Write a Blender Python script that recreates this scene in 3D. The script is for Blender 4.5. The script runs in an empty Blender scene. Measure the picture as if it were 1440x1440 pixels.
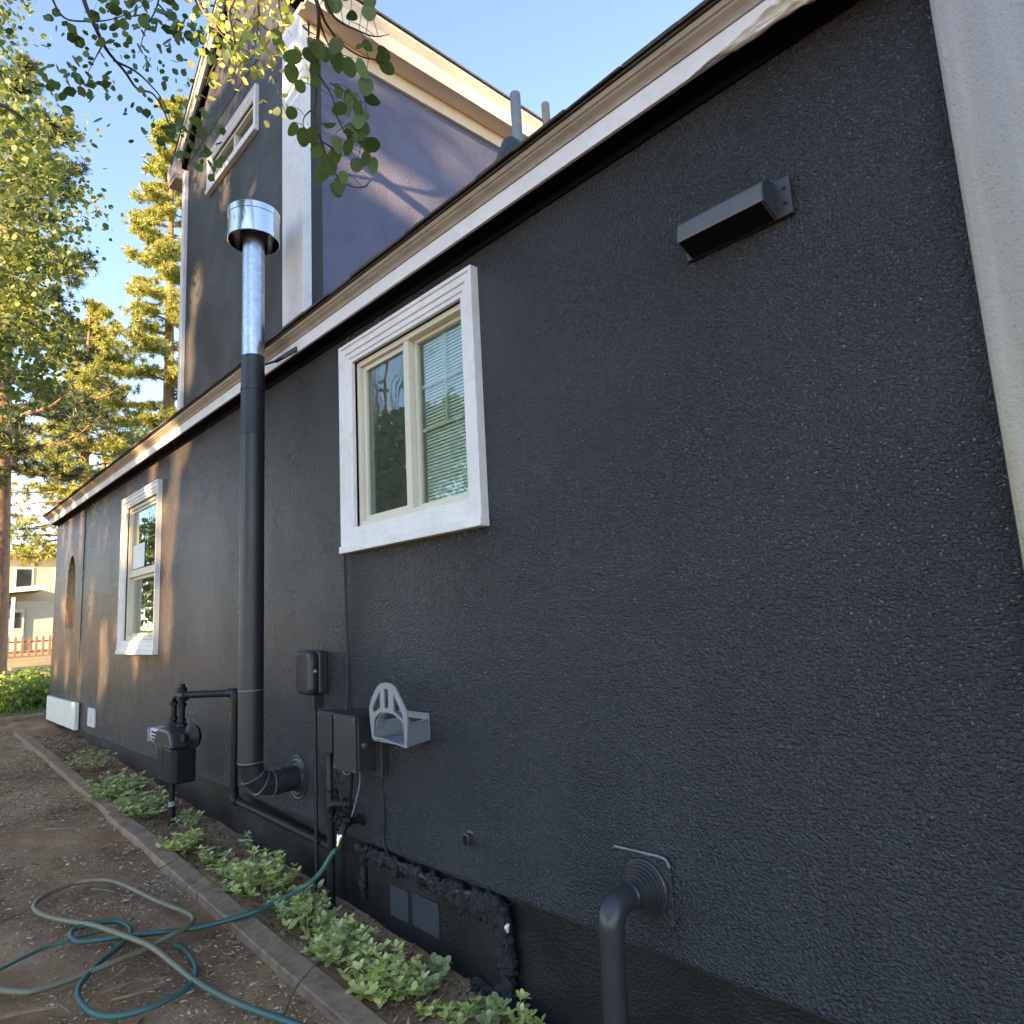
import bpy, bmesh, math, random
import numpy as np
from mathutils import Vector, Matrix, Euler
random.seed(7); rng = np.random.default_rng(7)
SC = bpy.context.scene; COL = SC.collection
R = math.radians

# ------------------------------------------------------------------ camera
FPX, YAW, PIT, ROL = 951.07, .814092, .15166, -.052379
CAM = Vector((0, -2.012, 1.15))
fw = Vector((-math.sin(YAW)*math.cos(PIT), math.cos(YAW)*math.cos(PIT), math.sin(PIT)))
rt0 = Vector((math.cos(YAW), math.sin(YAW), 0)); up0 = rt0.cross(fw)
rt = rt0*math.cos(ROL)+up0*math.sin(ROL); up = up0*math.cos(ROL)-rt0*math.sin(ROL)
cd = bpy.data.cameras.new('camera'); cam = bpy.data.objects.new('camera', cd); COL.objects.link(cam)
cd.sensor_width = 36; cd.lens = FPX/1440*36; cd.clip_start = .05; cd.clip_end = 2000
cam.matrix_world = Matrix(((rt.x, up.x, -fw.x, CAM.x), (rt.y, up.y, -fw.y, CAM.y), (rt.z, up.z, -fw.z, CAM.z), (0, 0, 0, 1)))
SC.camera = cam

# ------------------------------------------------------------------ light
S = Vector((.36, -1, .30)).normalized()          # direction towards the low evening sun
w = bpy.data.worlds.new('World'); SC.world = w; w.use_nodes = True
nt = w.node_tree; bg = nt.nodes['Background']; sk = nt.nodes.new('ShaderNodeTexSky')
sk.sky_type = 'NISHITA'; sk.sun_disc = False; sk.sun_elevation = math.asin(S.z); sk.sun_rotation = math.atan2(S.x, S.y)
sk.air_density = 1.0; sk.dust_density = .1; sk.ozone_density = 3.0; sk.altitude = 1900
nt.links.new(sk.outputs[0], bg.inputs[0]); bg.inputs[1].default_value = .15
ld = bpy.data.lights.new('sun', 'SUN'); ld.energy = 4.8; ld.angle = R(.45); ld.color = (1, .76, .47)
sun = bpy.data.objects.new('sun', ld); COL.objects.link(sun); sun.rotation_euler = S.to_track_quat('Z', 'Y').to_euler(); sun.location = (4, -20, 12)
SC.view_settings.view_transform = 'Standard'; SC.view_settings.look = 'None'; SC.view_settings.gamma = 1
SC.view_settings.exposure = 2.3
SC.view_settings.use_white_balance = True; SC.view_settings.white_balance_temperature = 8300; SC.view_settings.white_balance_tint = 16

# ------------------------------------------------------------------ measuring helpers (real points of the place)
def ray(x, y): return (x-720)*rt+(720-y)*up+FPX*fw
def W(x, y, Y=0.):
    d = ray(x, y); return CAM+d*((Y-CAM.y)/d.y)
def P(x, y, dist): return CAM+ray(x, y).normalized()*dist
def gz(X): return -.42-.04*(X+2.4) if X > -14 else .044-.02*(X+14)
def G(x, y, dz=0.):
    d = ray(x, y); s = -.04; t = (-.42+s*(CAM.x+2.4)+dz-CAM.z)/(d.z-s*d.x); return CAM+d*t

# ------------------------------------------------------------------ materials
def nodes(name):
    m = bpy.data.materials.new(name); m.use_nodes = True
    return m, m.node_tree, m.node_tree.nodes['Principled BSDF']
def coords(t, scale=(1, 1, 1)):
    c = t.nodes.new('ShaderNodeTexCoord'); mp = t.nodes.new('ShaderNodeMapping'); mp.inputs['Scale'].default_value = scale
    t.links.new(c.outputs['Object'], mp.inputs[0]); return mp.outputs[0]
def noise(t, vec, scale, detail=3., rough=.55, dist=0.):
    n = t.nodes.new('ShaderNodeTexNoise'); t.links.new(vec, n.inputs['Vector'])
    n.inputs['Scale'].default_value = scale; n.inputs['Detail'].default_value = detail
    n.inputs['Roughness'].default_value = rough; n.inputs['Distortion'].default_value = dist
    return n.outputs['Fac']
def ramp(t, fac, stops):
    r = t.nodes.new('ShaderNodeValToRGB'); t.links.new(fac, r.inputs[0]); e = r.color_ramp.elements
    while len(e) < len(stops): e.new(.5)
    for k, (p, c) in zip(e, stops): k.position = p; k.color = c if len(c) == 4 else (*c, 1)
    return r.outputs[0]
def mixc(t, fac, a, b, mode='MIX'):
    m = t.nodes.new('ShaderNodeMix'); m.data_type = 'RGBA'; m.blend_type = mode
    for v, i in ((fac, 0), (a, 6), (b, 7)):
        if isinstance(v, (int, float)): m.inputs[i].default_value = v
        elif isinstance(v, tuple): m.inputs[i].default_value = (*v, 1) if len(v) == 3 else v
        else: t.links.new(v, m.inputs[i])
    return m.outputs[2]
def math_(t, op, a, b=0., c=None):
    m = t.nodes.new('ShaderNodeMath'); m.operation = op
    for i, v in enumerate((a, b, c)):
        if v is None: continue
        if isinstance(v, (int, float)): m.inputs[i].default_value = v
        else: t.links.new(v, m.inputs[i])
    return m.outputs[0]
def bump(t, b, h, dist, strength=1., prev=None):
    n = t.nodes.new('ShaderNodeBump'); n.inputs['Distance'].default_value = dist; n.inputs['Strength'].default_value = strength
    t.links.new(h, n.inputs['Height'])
    if prev: t.links.new(prev, n.inputs['Normal'])
    t.links.new(n.outputs[0], b.inputs['Normal']); return n.outputs[0]
def paint(name, col, rough=.5, var=.12, bs=40., bd=.0008, metal=0., dirt=None, spec=.5, dscale=3.):
    m, t, b = nodes(name); v = coords(t)
    c = ramp(t, noise(t, v, dscale, 5), [(.25, tuple(x*(1-var) for x in col)), (.75, tuple(min(1, x*(1+var)) for x in col))])
    if dirt: c = mixc(t, ramp(t, noise(t, v, 9, 6, .7), [(.48, (0, 0, 0)), (.72, (1, 1, 1))]), c, dirt)
    t.links.new(c, b.inputs['Base Color'])
    rr = ramp(t, noise(t, v, 14, 4), [(.2, (rough*.8,)*3), (.8, (min(1, rough*1.2),)*3)]); t.links.new(rr, b.inputs['Roughness'])
    b.inputs['Metallic'].default_value = metal; b.inputs['Specular IOR Level'].default_value = spec
    if bd: bump(t, b, noise(t, v, bs, 4), bd)
    return m
def stucco(name, col, rough=.5, amp=.006, weather_bounce=False, var=.15, blotch=None):
    m, t, b = nodes(name); v = coords(t); vh = coords(t, (1, 1, 1.35))
    big = noise(t, v, .9, 4); c = ramp(t, big, [(.3, tuple(x*(1-var) for x in col)), (.7, tuple(x*(1+var) for x in col))])
    fine0 = noise(t, vh, 82, 2.5, .5, .2); fine = ramp(t, fine0, [(.36, (0, 0, 0)), (.5, (.45,)*3), (.66, (1, 1, 1))]); mid = noise(t, vh, 24, 2, .5)
    if blotch: c = mixc(t, ramp(t, noise(t, v, 1.7, 6, .65), [(.42, (0, 0, 0)), (.66, (.8,)*3)]), c, blotch)
    # hairline paler tips of the relief
    tips = ramp(t, fine0, [(.62, (0, 0, 0)), (.78, (.35,)*3)]); c = mixc(t, tips, c, tuple(min(1, x*1.9) for x in col))
    if weather_bounce:
        sx = t.nodes.new('ShaderNodeSeparateXYZ'); t.links.new(coords(t), sx.inputs[0])
        left = ramp(t, math_(t, 'MULTIPLY_ADD', sx.outputs[0], -.1, 0.), [(.5, (0, 0, 0)), (.8, (1, 1, 1))])
        st = noise(t, coords(t, (3.2, 1, .55)), 1.6, 6, .65)
        c = mixc(t, math_(t, 'MULTIPLY', ramp(t, st, [(.36, (0, 0, 0)), (.60, (1, 1, 1))]), left), c, (.10, .066, .048))  # brown stains, with warm ground bounce painted into their colour
        dr = noise(t, coords(t, (5., 1, .16)), 2.1, 3, .55, .35)
        low = ramp(t, math_(t, 'MULTIPLY_ADD', sx.outputs[2], .33, 0.), [(.0, (1, 1, 1)), (.55, (.7,)*3), (.95, (.15,)*3)])
        line = ramp(t, dr, [(.612, (0, 0, 0)), (.62, (1, 1, 1)), (.63, (1, 1, 1)), (.64, (0, 0, 0))])
        c = mixc(t, math_(t, 'MULTIPLY', math_(t, 'MULTIPLY', line, left), math_(t, 'MULTIPLY', low, .75)), c, (.24, .195, .15))
    t.links.new(c, b.inputs['Base Color'])
    t.links.new(ramp(t, noise(t, v, 1.6, 6, .6), [(.3, (rough*.75,)*3), (.7, (rough*1.4,)*3)]), b.inputs['Roughness'])
    soft = ramp(t, noise(t, v, .8, 3), [(.3, (.55,)*3), (.65, (1, 1, 1))])
    h = math_(t, 'ADD', math_(t, 'MULTIPLY', fine, soft), math_(t, 'MULTIPLY', mid, .7))
    big_ = bump(t, b, noise(t, coords(t, (1, 1, .7)), 3.2, 3, .5), .035, .55); bump(t, b, h, amp, 1., big_); b.inputs['Specular IOR Level'].default_value = .5
    return m
M = {}
M['stucco'] = stucco('charcoal_stucco', (.039, .042, .0475), .24, .0115, True, .22)
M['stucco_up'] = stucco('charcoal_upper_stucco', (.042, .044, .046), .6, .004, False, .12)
M['stucco_skylit'] = stucco('skylit_charcoal_stucco', (.105, .108, .165), .6, .003, False, .14, (.14, .143, .21))  # charcoal stucco copy, blue sky light painted into the colour
def bare_mat():
    m, t, b = nodes('bare_stucco'); v = coords(t); sx = t.nodes.new('ShaderNodeSeparateXYZ'); t.links.new(v, sx.inputs[0])
    f = math_(t, 'ADD', math_(t, 'MULTIPLY_ADD', sx.outputs[2], -.33, .82), math_(t, 'MULTIPLY', noise(t, coords(t, (2.5, 1, .5)), 2.2, 7, .7), .9))
    c = ramp(t, f, [(.35, (.30, .31, .33)), (.6, (.31, .30, .275)), (.85, (.34, .30, .20))])  # warm bounce light painted in, yellower towards the bottom
    c = mixc(t, ramp(t, noise(t, v, 130, 3, .6), [(.60, (0, 0, 0)), (.70, (.75,)*3)]), c, (.13, .13, .125))
    c = mixc(t, ramp(t, noise(t, coords(t, (9, 1, .5)), 2, 4), [(.5, (0, 0, 0)), (.75, (.35,)*3)]), c, (.45, .45, .45))
    t.links.new(c, b.inputs['Base Color']); b.inputs['Roughness'].default_value = .85
    bump(t, b, math_(t, 'ADD', noise(t, v, 110, 3), noise(t, v, 40, 3)), .0035); return m
M['bare'] = bare_mat()
M['found'] = stucco('foundation_paint', (.0065, .0068, .008), .42, .0012, False, .2)
M['white'] = paint('white_trim', (.70, .685, .68), .42, .05, 60, .0005, dirt=(.60, .58, .55))
M['tan'] = paint('shaded_tan_trim', (.36, .315, .275), .5, .08, 50, .0005, dirt=(.25, .21, .18))  # tan stands in for shade on the down-facing crown moulding
M['trim_sunlit'] = paint('sunlit_white_trim', (.80, .66, .50), .5, .05, 50, .0004)  # white trim of the gable eave with warm sun painted in
M['soffit'] = paint('black_soffit', (.005, .005, .006), .8, .1, spec=.08)
M['almond'] = paint('almond_vinyl', (.62, .58, .47), .4, .04, 80, .0001)
M['blackmetal'] = paint('black_painted_metal', (.020, .021, .024), .42, .12, 30, .0004)
M['seam'] = paint('worn_seam_metal', (.22, .22, .22), .35, .2, 60, .0003, metal=.4)
M['blackiron'] = paint('black_iron', (.008, .008, .009), .5, .2, 120, .001, spec=.3)
M['boxgrey'] = paint('charcoal_box_paint', (.026, .027, .029), .38, .1, 90, .0004)
M['cable'] = paint('black_cable', (.010, .010, .012), .5, .1)
M['galv'] = paint('galvanised_steel', (.50, .52, .55), .30, .22, 20, .0006, metal=.95, dscale=30.)
M['bright'] = paint('bright_steel', (.75, .74, .73), .14, .05, 8, .0006, metal=1.)
M['greyplastic'] = paint('grey_plastic', (.22, .235, .25), .42, .06, 60, .0003)
M['meterglass'] = paint('meter_index', (.55, .58, .6), .15, .2, 40, .0006)
M['pvc'] = paint('painted_pipe', (.030, .032, .036), .34, .1, 60, .0004)
M['mortar'] = paint('black_sealant', (.022, .022, .026), .33, .45, 60, .004, dscale=12.)
M['wood_edge'] = paint('weathered_board', (.30, .19, .115), .85, .35, 30, .0014, dirt=(.13, .08, .048), dscale=8.)
M['shingle'] = paint('roof_shingle', (.075, .068, .062), .9, .3, 200, .003, dscale=25.)
M['brownpipe'] = paint('rusty_vent_pipe', (.30, .22, .17), .7, .3, 40, .001, dirt=(.14, .09, .06), dscale=10)
M['ventgrey'] = paint('grey_vent_pipe', (.19, .21, .22), .6, .12, 40, .0005, dirt=(.12, .12, .11))
M['vinyl'] = paint('masking_film', (.62, .61, .57), .32, .05, 25, .002)
M['sky_sheen'] = paint('sky_sheen_paint', (.085, .085, .083), .28, .08, 60, .0002)  # sky reflection on the black shroud put into a lighter grey
M['vent'] = paint('vent_louvre', (.035, .038, .042), .5, .1)
M['blind'] = paint('mini_blind', (.80, .84, .78), .45, .04)
M['room'] = paint('dim_room', (.28, .27, .25), .9, .1)
M['hose'] = None
def wood(name, a, b_, sc=(2, 2, 14)):
    m, t, b = nodes(name); v = coords(t, sc); n = noise(t, v, 3, 6, .7)
    t.links.new(ramp(t, n, [(.3, a), (.7, b_)]), b.inputs['Base Color']); b.inputs['Roughness'].default_value = .9; bump(t, b, n, .02); return m
M['bark'] = wood('aspen_bark', (.10, .09, .075), (.22, .20, .16), (2, 2, 3))
M['twig'] = wood('dark_twig', (.035, .025, .02), (.09, .06, .045))
M['twig_pale'] = wood('pale_twig', (.16, .12, .08), (.30, .24, .16))
M['pinebark'] = wood('pine_bark', (.13, .07, .04), (.34, .20, .12), (3, 3, 1.2))
M['stick'] = wood('dry_stick', (.10, .07, .05), (.22, .16, .12), (8, 8, 8))
def leafmat(name, a, b_, trans=.35, rough=.5):
    m, t, b = nodes(name); g = t.nodes.new('ShaderNodeObjectInfo'); geo = t.nodes.new('ShaderNodeNewGeometry')
    f = math_(t, 'FRACT', math_(t, 'ADD', geo.outputs['Random Per Island'], g.outputs['Random']))
    c = ramp(t, f, [(0, a), (1, b_)]); t.links.new(c, b.inputs['Base Color']); b.inputs['Roughness'].default_value = rough
    tr = t.nodes.new('ShaderNodeBsdfTranslucent'); c2 = mixc(t, 1., c, (1., 1.15, .55), 'MULTIPLY'); t.links.new(c2, tr.inputs[0])
    ms = t.nodes.new('ShaderNodeMixShader'); ms.inputs[0].default_value = trans
    t.links.new(b.outputs[0], ms.inputs[1]); t.links.new(tr.outputs[0], ms.inputs[2])
    t.links.new(ms.outputs[0], t.nodes['Material Output'].inputs['Surface']); return m
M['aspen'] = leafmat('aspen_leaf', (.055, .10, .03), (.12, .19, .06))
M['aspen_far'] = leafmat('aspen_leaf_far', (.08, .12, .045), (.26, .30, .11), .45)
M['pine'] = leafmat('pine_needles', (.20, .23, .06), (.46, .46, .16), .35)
M['pine_shaded'] = leafmat('pine_needles_shade', (.05, .075, .04), (.12, .14, .06), .2)  # shaded copy of the sunlit needles, shade put into the colour
M['lime'] = leafmat('lime_leaf', (.36, .41, .06), (.74, .70, .27), .25)
M['sage'] = leafmat('sage_leaf', (.22, .28, .09), (.38, .42, .18), .2)
M['cream'] = leafmat('cream_leaf_edge', (.48, .52, .24), (.62, .62, .36), .2)
M['shrub'] = leafmat('shrub_leaf', (.12, .20, .045), (.28, .35, .09), .35)
M['grassy'] = leafmat('grass_blade', (.09, .13, .035), (.20, .22, .07), .3)
M['dead'] = leafmat('dead_leaf', (.15, .09, .05), (.36, .24, .15), .1, .8)
M['chips'] = leafmat('wood_chip', (.11, .06, .032), (.66, .48, .32), 0., .9)
def hose_mat(name, fade):
    m, t, b = nodes(name); v = coords(t)
    n = noise(t, v, 2.1, 3); c = ramp(t, n, [(.35, (.012, .085, .075)), (.65, (.03, .13, .11))])
    if fade:
        sx = t.nodes.new('ShaderNodeSeparateXYZ'); t.links.new(coords(t), sx.inputs[0])
        f = ramp(t, math_(t, 'ADD', math_(t, 'MULTIPLY_ADD', sx.outputs[0], -.6, -1.75), math_(t, 'MULTIPLY', noise(t, v, 3, 3), .5)), [(.2, (0, 0, 0)), (.75, (1, 1, 1))])
        c = mixc(t, f, c, (.19, .165, .10))
    c = mixc(t, ramp(t, noise(t, v, 40, 4, .7), [(.5, (0, 0, 0)), (.8, (.6,)*3)]), c, (.12, .10, .075))
    t.links.new(c, b.inputs['Base Color']); b.inputs['Roughness'].default_value = .42; return m
M['hose'] = hose_mat('teal_hose', False); M['hose_old'] = hose_mat('faded_hose', True)
def glass():
    m, t, b = nodes('window_glass'); t.nodes.remove(b)
    gl = t.nodes.new('ShaderNodeBsdfGlossy'); gl.inputs['Roughness'].default_value = .012; gl.inputs[0].default_value = (.95, 1, .97, 1)
    tr = t.nodes.new('ShaderNodeBsdfTransparent'); tr.inputs[0].default_value = (.82, .88, .84, 1)
    lw_ = t.nodes.new('ShaderNodeLayerWeight'); lw_.inputs[0].default_value = .5; fr = math_(t, 'MULTIPLY_ADD', math_(t, 'POWER', lw_.outputs['Facing'], 3.5), .85, .07)
    nb = t.nodes.new('ShaderNodeBump'); nb.inputs['Distance'].default_value = .0012; t.links.new(noise(t, coords(t), 5, 1), nb.inputs['Height'])
    t.links.new(nb.outputs[0], gl.inputs['Normal'])
    ms = t.nodes.new('ShaderNodeMixShader'); t.links.new(fr, ms.inputs[0]); t.links.new(tr.outputs[0], ms.inputs[1]); t.links.new(gl.outputs[0], ms.inputs[2])
    t.links.new(ms.outputs[0], t.nodes['Material Output'].inputs['Surface']); return m
M['glass'] = glass()
def screen_mat():
    m, t, b = nodes('insect_screen'); b.inputs['Base Color'].default_value = (.12, .12, .12, 1); b.inputs['Roughness'].default_value = .6
    tr = t.nodes.new('ShaderNodeBsdfTransparent'); ms = t.nodes.new('ShaderNodeMixShader'); ms.inputs[0].default_value = .5
    t.links.new(tr.outputs[0], ms.inputs[1]); t.links.new(b.outputs[0], ms.inputs[2]); t.links.new(ms.outputs[0], t.nodes['Material Output'].inputs['Surface']); return m
M['screen'] = screen_mat()
def ground_mat():
    m, t, b = nodes('bare_dirt'); v = coords(t)
    c = ramp(t, noise(t, v, 1.1, 8, .7), [(.34, (.13, .062, .030)), (.5, (.36, .185, .088)), (.66, (.48, .30, .175))])
    c = mixc(t, ramp(t, noise(t, v, 60, 5, .75), [(.35, (.45,)*3), (.7, (1.25,)*3)]), c, c, 'MULTIPLY') if False else mixc(t, .75, c, ramp(t, noise(t, v, 70, 5, .8), [(.3, (.55, .52, .48)), (.7, (1.3, 1.25, 1.2))]), 'MULTIPLY')
    c = mixc(t, ramp(t, noise(t, v, 230, 2), [(.66, (0, 0, 0)), (.72, (.7,)*3)]), c, (.30, .25, .20))
    t.links.new(c, b.inputs['Base Color']); b.inputs['Roughness'].default_value = .95
    n1 = bump(t, b, noise(t, v, 9, 7, .72), .022, .8); bump(t, b, noise(t, v, 110, 4, .8), .0035, 1., n1); return m
M['dirt'] = ground_mat()
def lawn_mat():
    m, t, b = nodes('dry_lawn'); v = coords(t)
    t.links.new(ramp(t, noise(t, v, 1.2, 8, .75), [(.3, (.20, .17, .07)), (.7, (.42, .33, .19))]), b.inputs['Base Color']); b.inputs['Roughness'].default_value = .95
    bump(t, b, noise(t, v, 30, 5), .05); return m
M['lawn'] = lawn_mat()
M['nwall'] = paint('neighbour_cream_siding', (.68, .51, .30), .8, .06)
M['ngrey'] = paint('neighbour_grey_door', (.38, .37, .33), .7, .05)
M['nwhite'] = paint('neighbour_trim', (.75, .70, .62), .6, .04)
M['nroof'] = paint('neighbour_roof', (.40, .34, .26), .9, .2, dscale=20)
M['fence'] = paint('brown_fence_wood', (.20, .12, .075), .85, .3, 30, .002, dscale=12)
M['beige'] = paint('added_lit_board', (.55, .45, .30), .7, .08)
M['paper'] = paint('white_label', (.75, .78, .8), .5, .1)
M['darkpane'] = paint('dark_pane', (.02, .022, .025), .08, .1, bd=0)

# ------------------------------------------------------------------ mesh builder
class MB:
    def __init__(s): s.v = []; s.f = []
    def add(s, vs, fs):
        o = len(s.v); s.v += [tuple(p) for p in vs]; s.f += [tuple(i+o for i in f) for f in fs]; return s
    def box(s, a, b):
        x0, x1 = sorted((a[0], b[0])); y0, y1 = sorted((a[1], b[1])); z0, z1 = sorted((a[2], b[2]))
        return s.add([(x0, y0, z0), (x1, y0, z0), (x1, y1, z0), (x0, y1, z0), (x0, y0, z1), (x1, y0, z1), (x1, y1, z1), (x0, y1, z1)],
                     [(0, 3, 2, 1), (4, 5, 6, 7), (0, 1, 5, 4), (1, 2, 6, 5), (2, 3, 7, 6), (3, 0, 4, 7)])
    def prism(s, poly, axis, a, b):   # polygon in the two other axes, extruded along axis
        n = len(poly); vs = []
        for q in (a, b):
            for p in poly:
                vs.append({0: (q, p[0], p[1]), 1: (p[0], q, p[1]), 2: (p[0], p[1], q)}[axis])
        fs = [tuple(range(n-1, -1, -1)), tuple(range(n, 2*n))]+[(i, (i+1) % n, n+(i+1) % n, n+i) for i in range(n)]
        return s.add(vs, fs)
    def tube(s, pts, rad, n=10, cap=True):
        pts = [Vector(p) for p in pts]; m = len(pts); rad = [rad]*m if isinstance(rad, (int, float)) else rad
        vs = []; fs = []; prev = None
        for i, p in enumerate(pts):
            d = (pts[min(i+1, m-1)]-pts[max(i-1, 0)]).normalized()
            if prev is None: u = d.orthogonal().normalized()
            else:
                u = prev-d*prev.dot(d); u = u.normalized() if u.length > 1e-6 else d.orthogonal().normalized()
            prev = u; v = d.cross(u)
            for k in range(n):
                a = 2*math.pi*k/n; vs.append(p+(u*math.cos(a)+v*math.sin(a))*rad[i])
        for i in range(m-1):
            for k in range(n): fs.append((i*n+k, i*n+(k+1) % n, (i+1)*n+(k+1) % n, (i+1)*n+k))
        if cap: fs += [tuple(range(n-1, -1, -1)), tuple(range((m-1)*n, m*n))]
        return s.add(vs, fs)
    def lathe(s, o, axis, prof, n=24, cap=True):   # prof: list of (distance along axis, radius)
        d = Vector(axis).normalized(); return s.tube([Vector(o)+d*(h+1e-6*i) for i, (h, r) in enumerate(prof)], [max(r, 1e-4) for h, r in prof], n, cap) if False else s._lathe(Vector(o), d, prof, n, cap)
    def _lathe(s, o, d, prof, n, cap):
        u = d.orthogonal().normalized(); v = d.cross(u); vs = []; fs = []
        for h, r in prof:
            for k in range(n):
                a = 2*math.pi*k/n; vs.append(o+d*h+(u*math.cos(a)+v*math.sin(a))*max(r, 1e-4))
        for i in range(len(prof)-1):
            for k in range(n): fs.append((i*n+k, i*n+(k+1) % n, (i+1)*n+(k+1) % n, (i+1)*n+k))
        if cap: fs += [tuple(range(n-1, -1, -1)), tuple(range((len(prof)-1)*n, len(prof)*n))]
        return s.add(vs, fs)
def spline(pts, n=8):
    pts = [Vector(p) for p in pts]; q = [pts[0]*2-pts[1]]+pts+[pts[-1]*2-pts[-2]]; out = []
    for i in range(1, len(q)-2):
        a, b, c, d = q[i-1:i+3]
        for k in range(n):
            t = k/n; out.append(.5*((2*b)+(c-a)*t+(2*a-5*b+4*c-d)*t*t+(3*b-a-3*c+d)*t**3))
    return out+[pts[-1]]
def tag(o, label=None, cat=None, group=None, kind=None):
    if label: o['label'] = label
    if cat: o['category'] = cat
    if group: o['group'] = group
    if kind: o['kind'] = kind
    return o
def empty(name, loc, label, cat, group=None):
    o = bpy.data.objects.new(name, None); o.empty_display_size = .1; COL.objects.link(o); o.location = loc
    return tag(o, label, cat, group)
def worldloc(o):
    l = Vector((0, 0, 0))
    while o: l = l+o.location; o = o.parent
    return l
def link(name, me, mat, parent=None, smooth=False, bevel=0., angle=40):
    if mat: me.materials.append(mat if not isinstance(mat, str) else M[mat])
    o = bpy.data.objects.new(name, me); COL.objects.link(o)
    if parent: o.parent = parent; o.location = -worldloc(parent)
    if smooth:
        me.shade_smooth(); me.set_sharp_from_angle(angle=R(angle))
    if bevel:
        b = o.modifiers.new('bevel', 'BEVEL'); b.width = bevel; b.segments = 2; b.limit_method = 'ANGLE'; b.harden_normals = False
    return o
def obj(name, mb, mat, parent=None, smooth=False, bevel=0., angle=40):
    me = bpy.data.meshes.new(name); me.from_pydata(mb.v, [], mb.f); me.update()
    bm = bmesh.new(); bm.from_mesh(me); bmesh.ops.recalc_face_normals(bm, faces=bm.faces[:]); bm.to_mesh(me); bm.free()
    return link(name, me, mat, parent, smooth, bevel, angle)
def plate(outline, holes, fn, thick):
    """flat plate with holes: 2-D loops mapped by fn(u, v, depth)"""
    bm = bmesh.new(); es = []
    for lp in [outline]+holes:
        vs = [bm.verts.new((p[0], p[1], 0)) for p in lp]; es += [bm.edges.new((vs[i], vs[(i+1) % len(vs)])) for i in range(len(vs))]
    bmesh.ops.triangle_fill(bm, use_beauty=True, use_dissolve=False, edges=es)
    r = bmesh.ops.extrude_face_region(bm, geom=bm.faces[:])
    for v in r['geom']:
        if isinstance(v, bmesh.types.BMVert): v.co.z = 1
    for v in bm.verts: v.co = Vector(fn(v.co.x, v.co.y, v.co.z*thick))
    bmesh.ops.recalc_face_normals(bm, faces=bm.faces[:])
    mb = MB(); bm.verts.index_update(); mb.v = [tuple(v.co) for v in bm.verts]; mb.f = [tuple(v.index for v in f.verts) for f in bm.faces]; bm.free(); return mb
def rect(x0, x1, z0, z1): return [(x0, z0), (x1, z0), (x1, z1), (x0, z1)]
def boxpart(name, a, b, mat, parent, bevel=.003): return obj(name, MB().box(a, b), mat, parent, bevel=bevel)

# ------------------------------------------------------------------ ground
from mathutils import noise as N
def gh(x, y):
    z = gz(x)
    if -14 < x < 3 and -3.2 < y < .6:
        z += .020*N.noise((x*2.1, y*2.1, 0))+.014*N.noise((x*7, y*7, 3))+.006*N.noise((x*19, y*19, 8))
        z -= .015 if y > -.40 else .035*min(1, (-.40-y)/.1)
    return z
def ground():
    xs = np.concatenate([np.linspace(-60, -14, 24)[:-1], np.linspace(-14, 3, 240), np.linspace(3, 60, 20)[1:]])
    ys = np.concatenate([np.linspace(-60, -3.2, 20)[:-1], np.linspace(-3.2, .6, 80), np.linspace(.6, 60, 22)[1:]])
    mb = MB(); nx, ny = len(xs), len(ys)
    from mathutils import noise as N
    for y in ys:
        for x in xs:
            z = gh(x, y)
            mb.v.append((x, y, z))
    mb.f = [(j*nx+i, j*nx+i+1, (j+1)*nx+i+1, (j+1)*nx+i) for j in range(ny-1) for i in range(nx-1)]
    o = obj('ground', mb, 'dirt', smooth=True, angle=180); tag(o, 'bare brown dirt yard beside the dark house', kind='structure')
    lw = MB(); n = 24
    for i in range(n+1):
        x = -17-i*3.2
        for y in (-30, -8, -2.5, 1.5, 8, 40): lw.v.append((x, y, gz(x)+.02))
    lw.f = [(i*6+j, i*6+j+1, (i+1)*6+j+1, (i+1)*6+j) for i in range(n) for j in range(5)]
    tag(obj('lawn', lw, 'lawn'), 'sunlit dry lawn in front of the neighbouring house', kind='structure')
    far = MB(); far.v = [(-400, -400, -1.5), (400, -400, -1.5), (400, 400, -1.5), (-400, 400, -1.5)]; far.f = [(0, 1, 2, 3)]
    tag(obj('terrain', far, 'lawn'), 'distant flat land around the yard', kind='structure')
ground()

# ------------------------------------------------------------------ the dark house
house = empty('house', (-6, 3, -.3), 'charcoal stucco house with white trim and a gabled upper storey', 'house')
XL, XR, ZT = -12.52, .9, 2.95
WIN1 = (-3.44, -2.40, 1.70, 2.70)     # rough openings inside the casings (x0, x1, z0, z1)
WIN2 = (-8.42, -7.30, 1.10, 2.56)
XS = -10.60                           # vertical joint in the stucco
wall = obj('stucco_wall', plate(rect(XS+.012, -.34, 0, ZT), [rect(*WIN1), rect(*WIN2)], lambda u, v, d: (u, d, v), .16), 'stucco', house)
arch = [(-11.60, 1.30), (-11.03, 1.30)]+[(-11.315+.285*math.cos(a), 1.80+.52*math.sin(a)) for a in np.linspace(0, math.pi, 15)]
tag(obj('stucco_wall', plate(rect(XL, XS, -.02, ZT), [arch], lambda u, v, d: (u, d-.006, v), .16), 'stucco', house), 'stucco panel with an arched opening')
obj('corner_wall', MB().box((XL, .156, -.02), (XL+.16, 1.6, ZT)), 'stucco', house)
obj('foundation', MB().box((XS-.02, .028, -1.1), (1.2, .25, -.003)).box((XL+.03, .03, -.9), (XS-.03, .25, -.025)), 'found', house)
obj('screed', MB().box((XS+.012, -.004, -.012), (-.34, .03, -.0005)), 'found', house, bevel=.002)
# bare chimney breast at the right
cb = obj('chimney_breast', MB().box((-.345, -.055, -.9), (1.4, .3, 3.4)), 'bare', house, bevel=.012); tag(cb, 'unpainted beige grey stucco strip')
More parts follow.
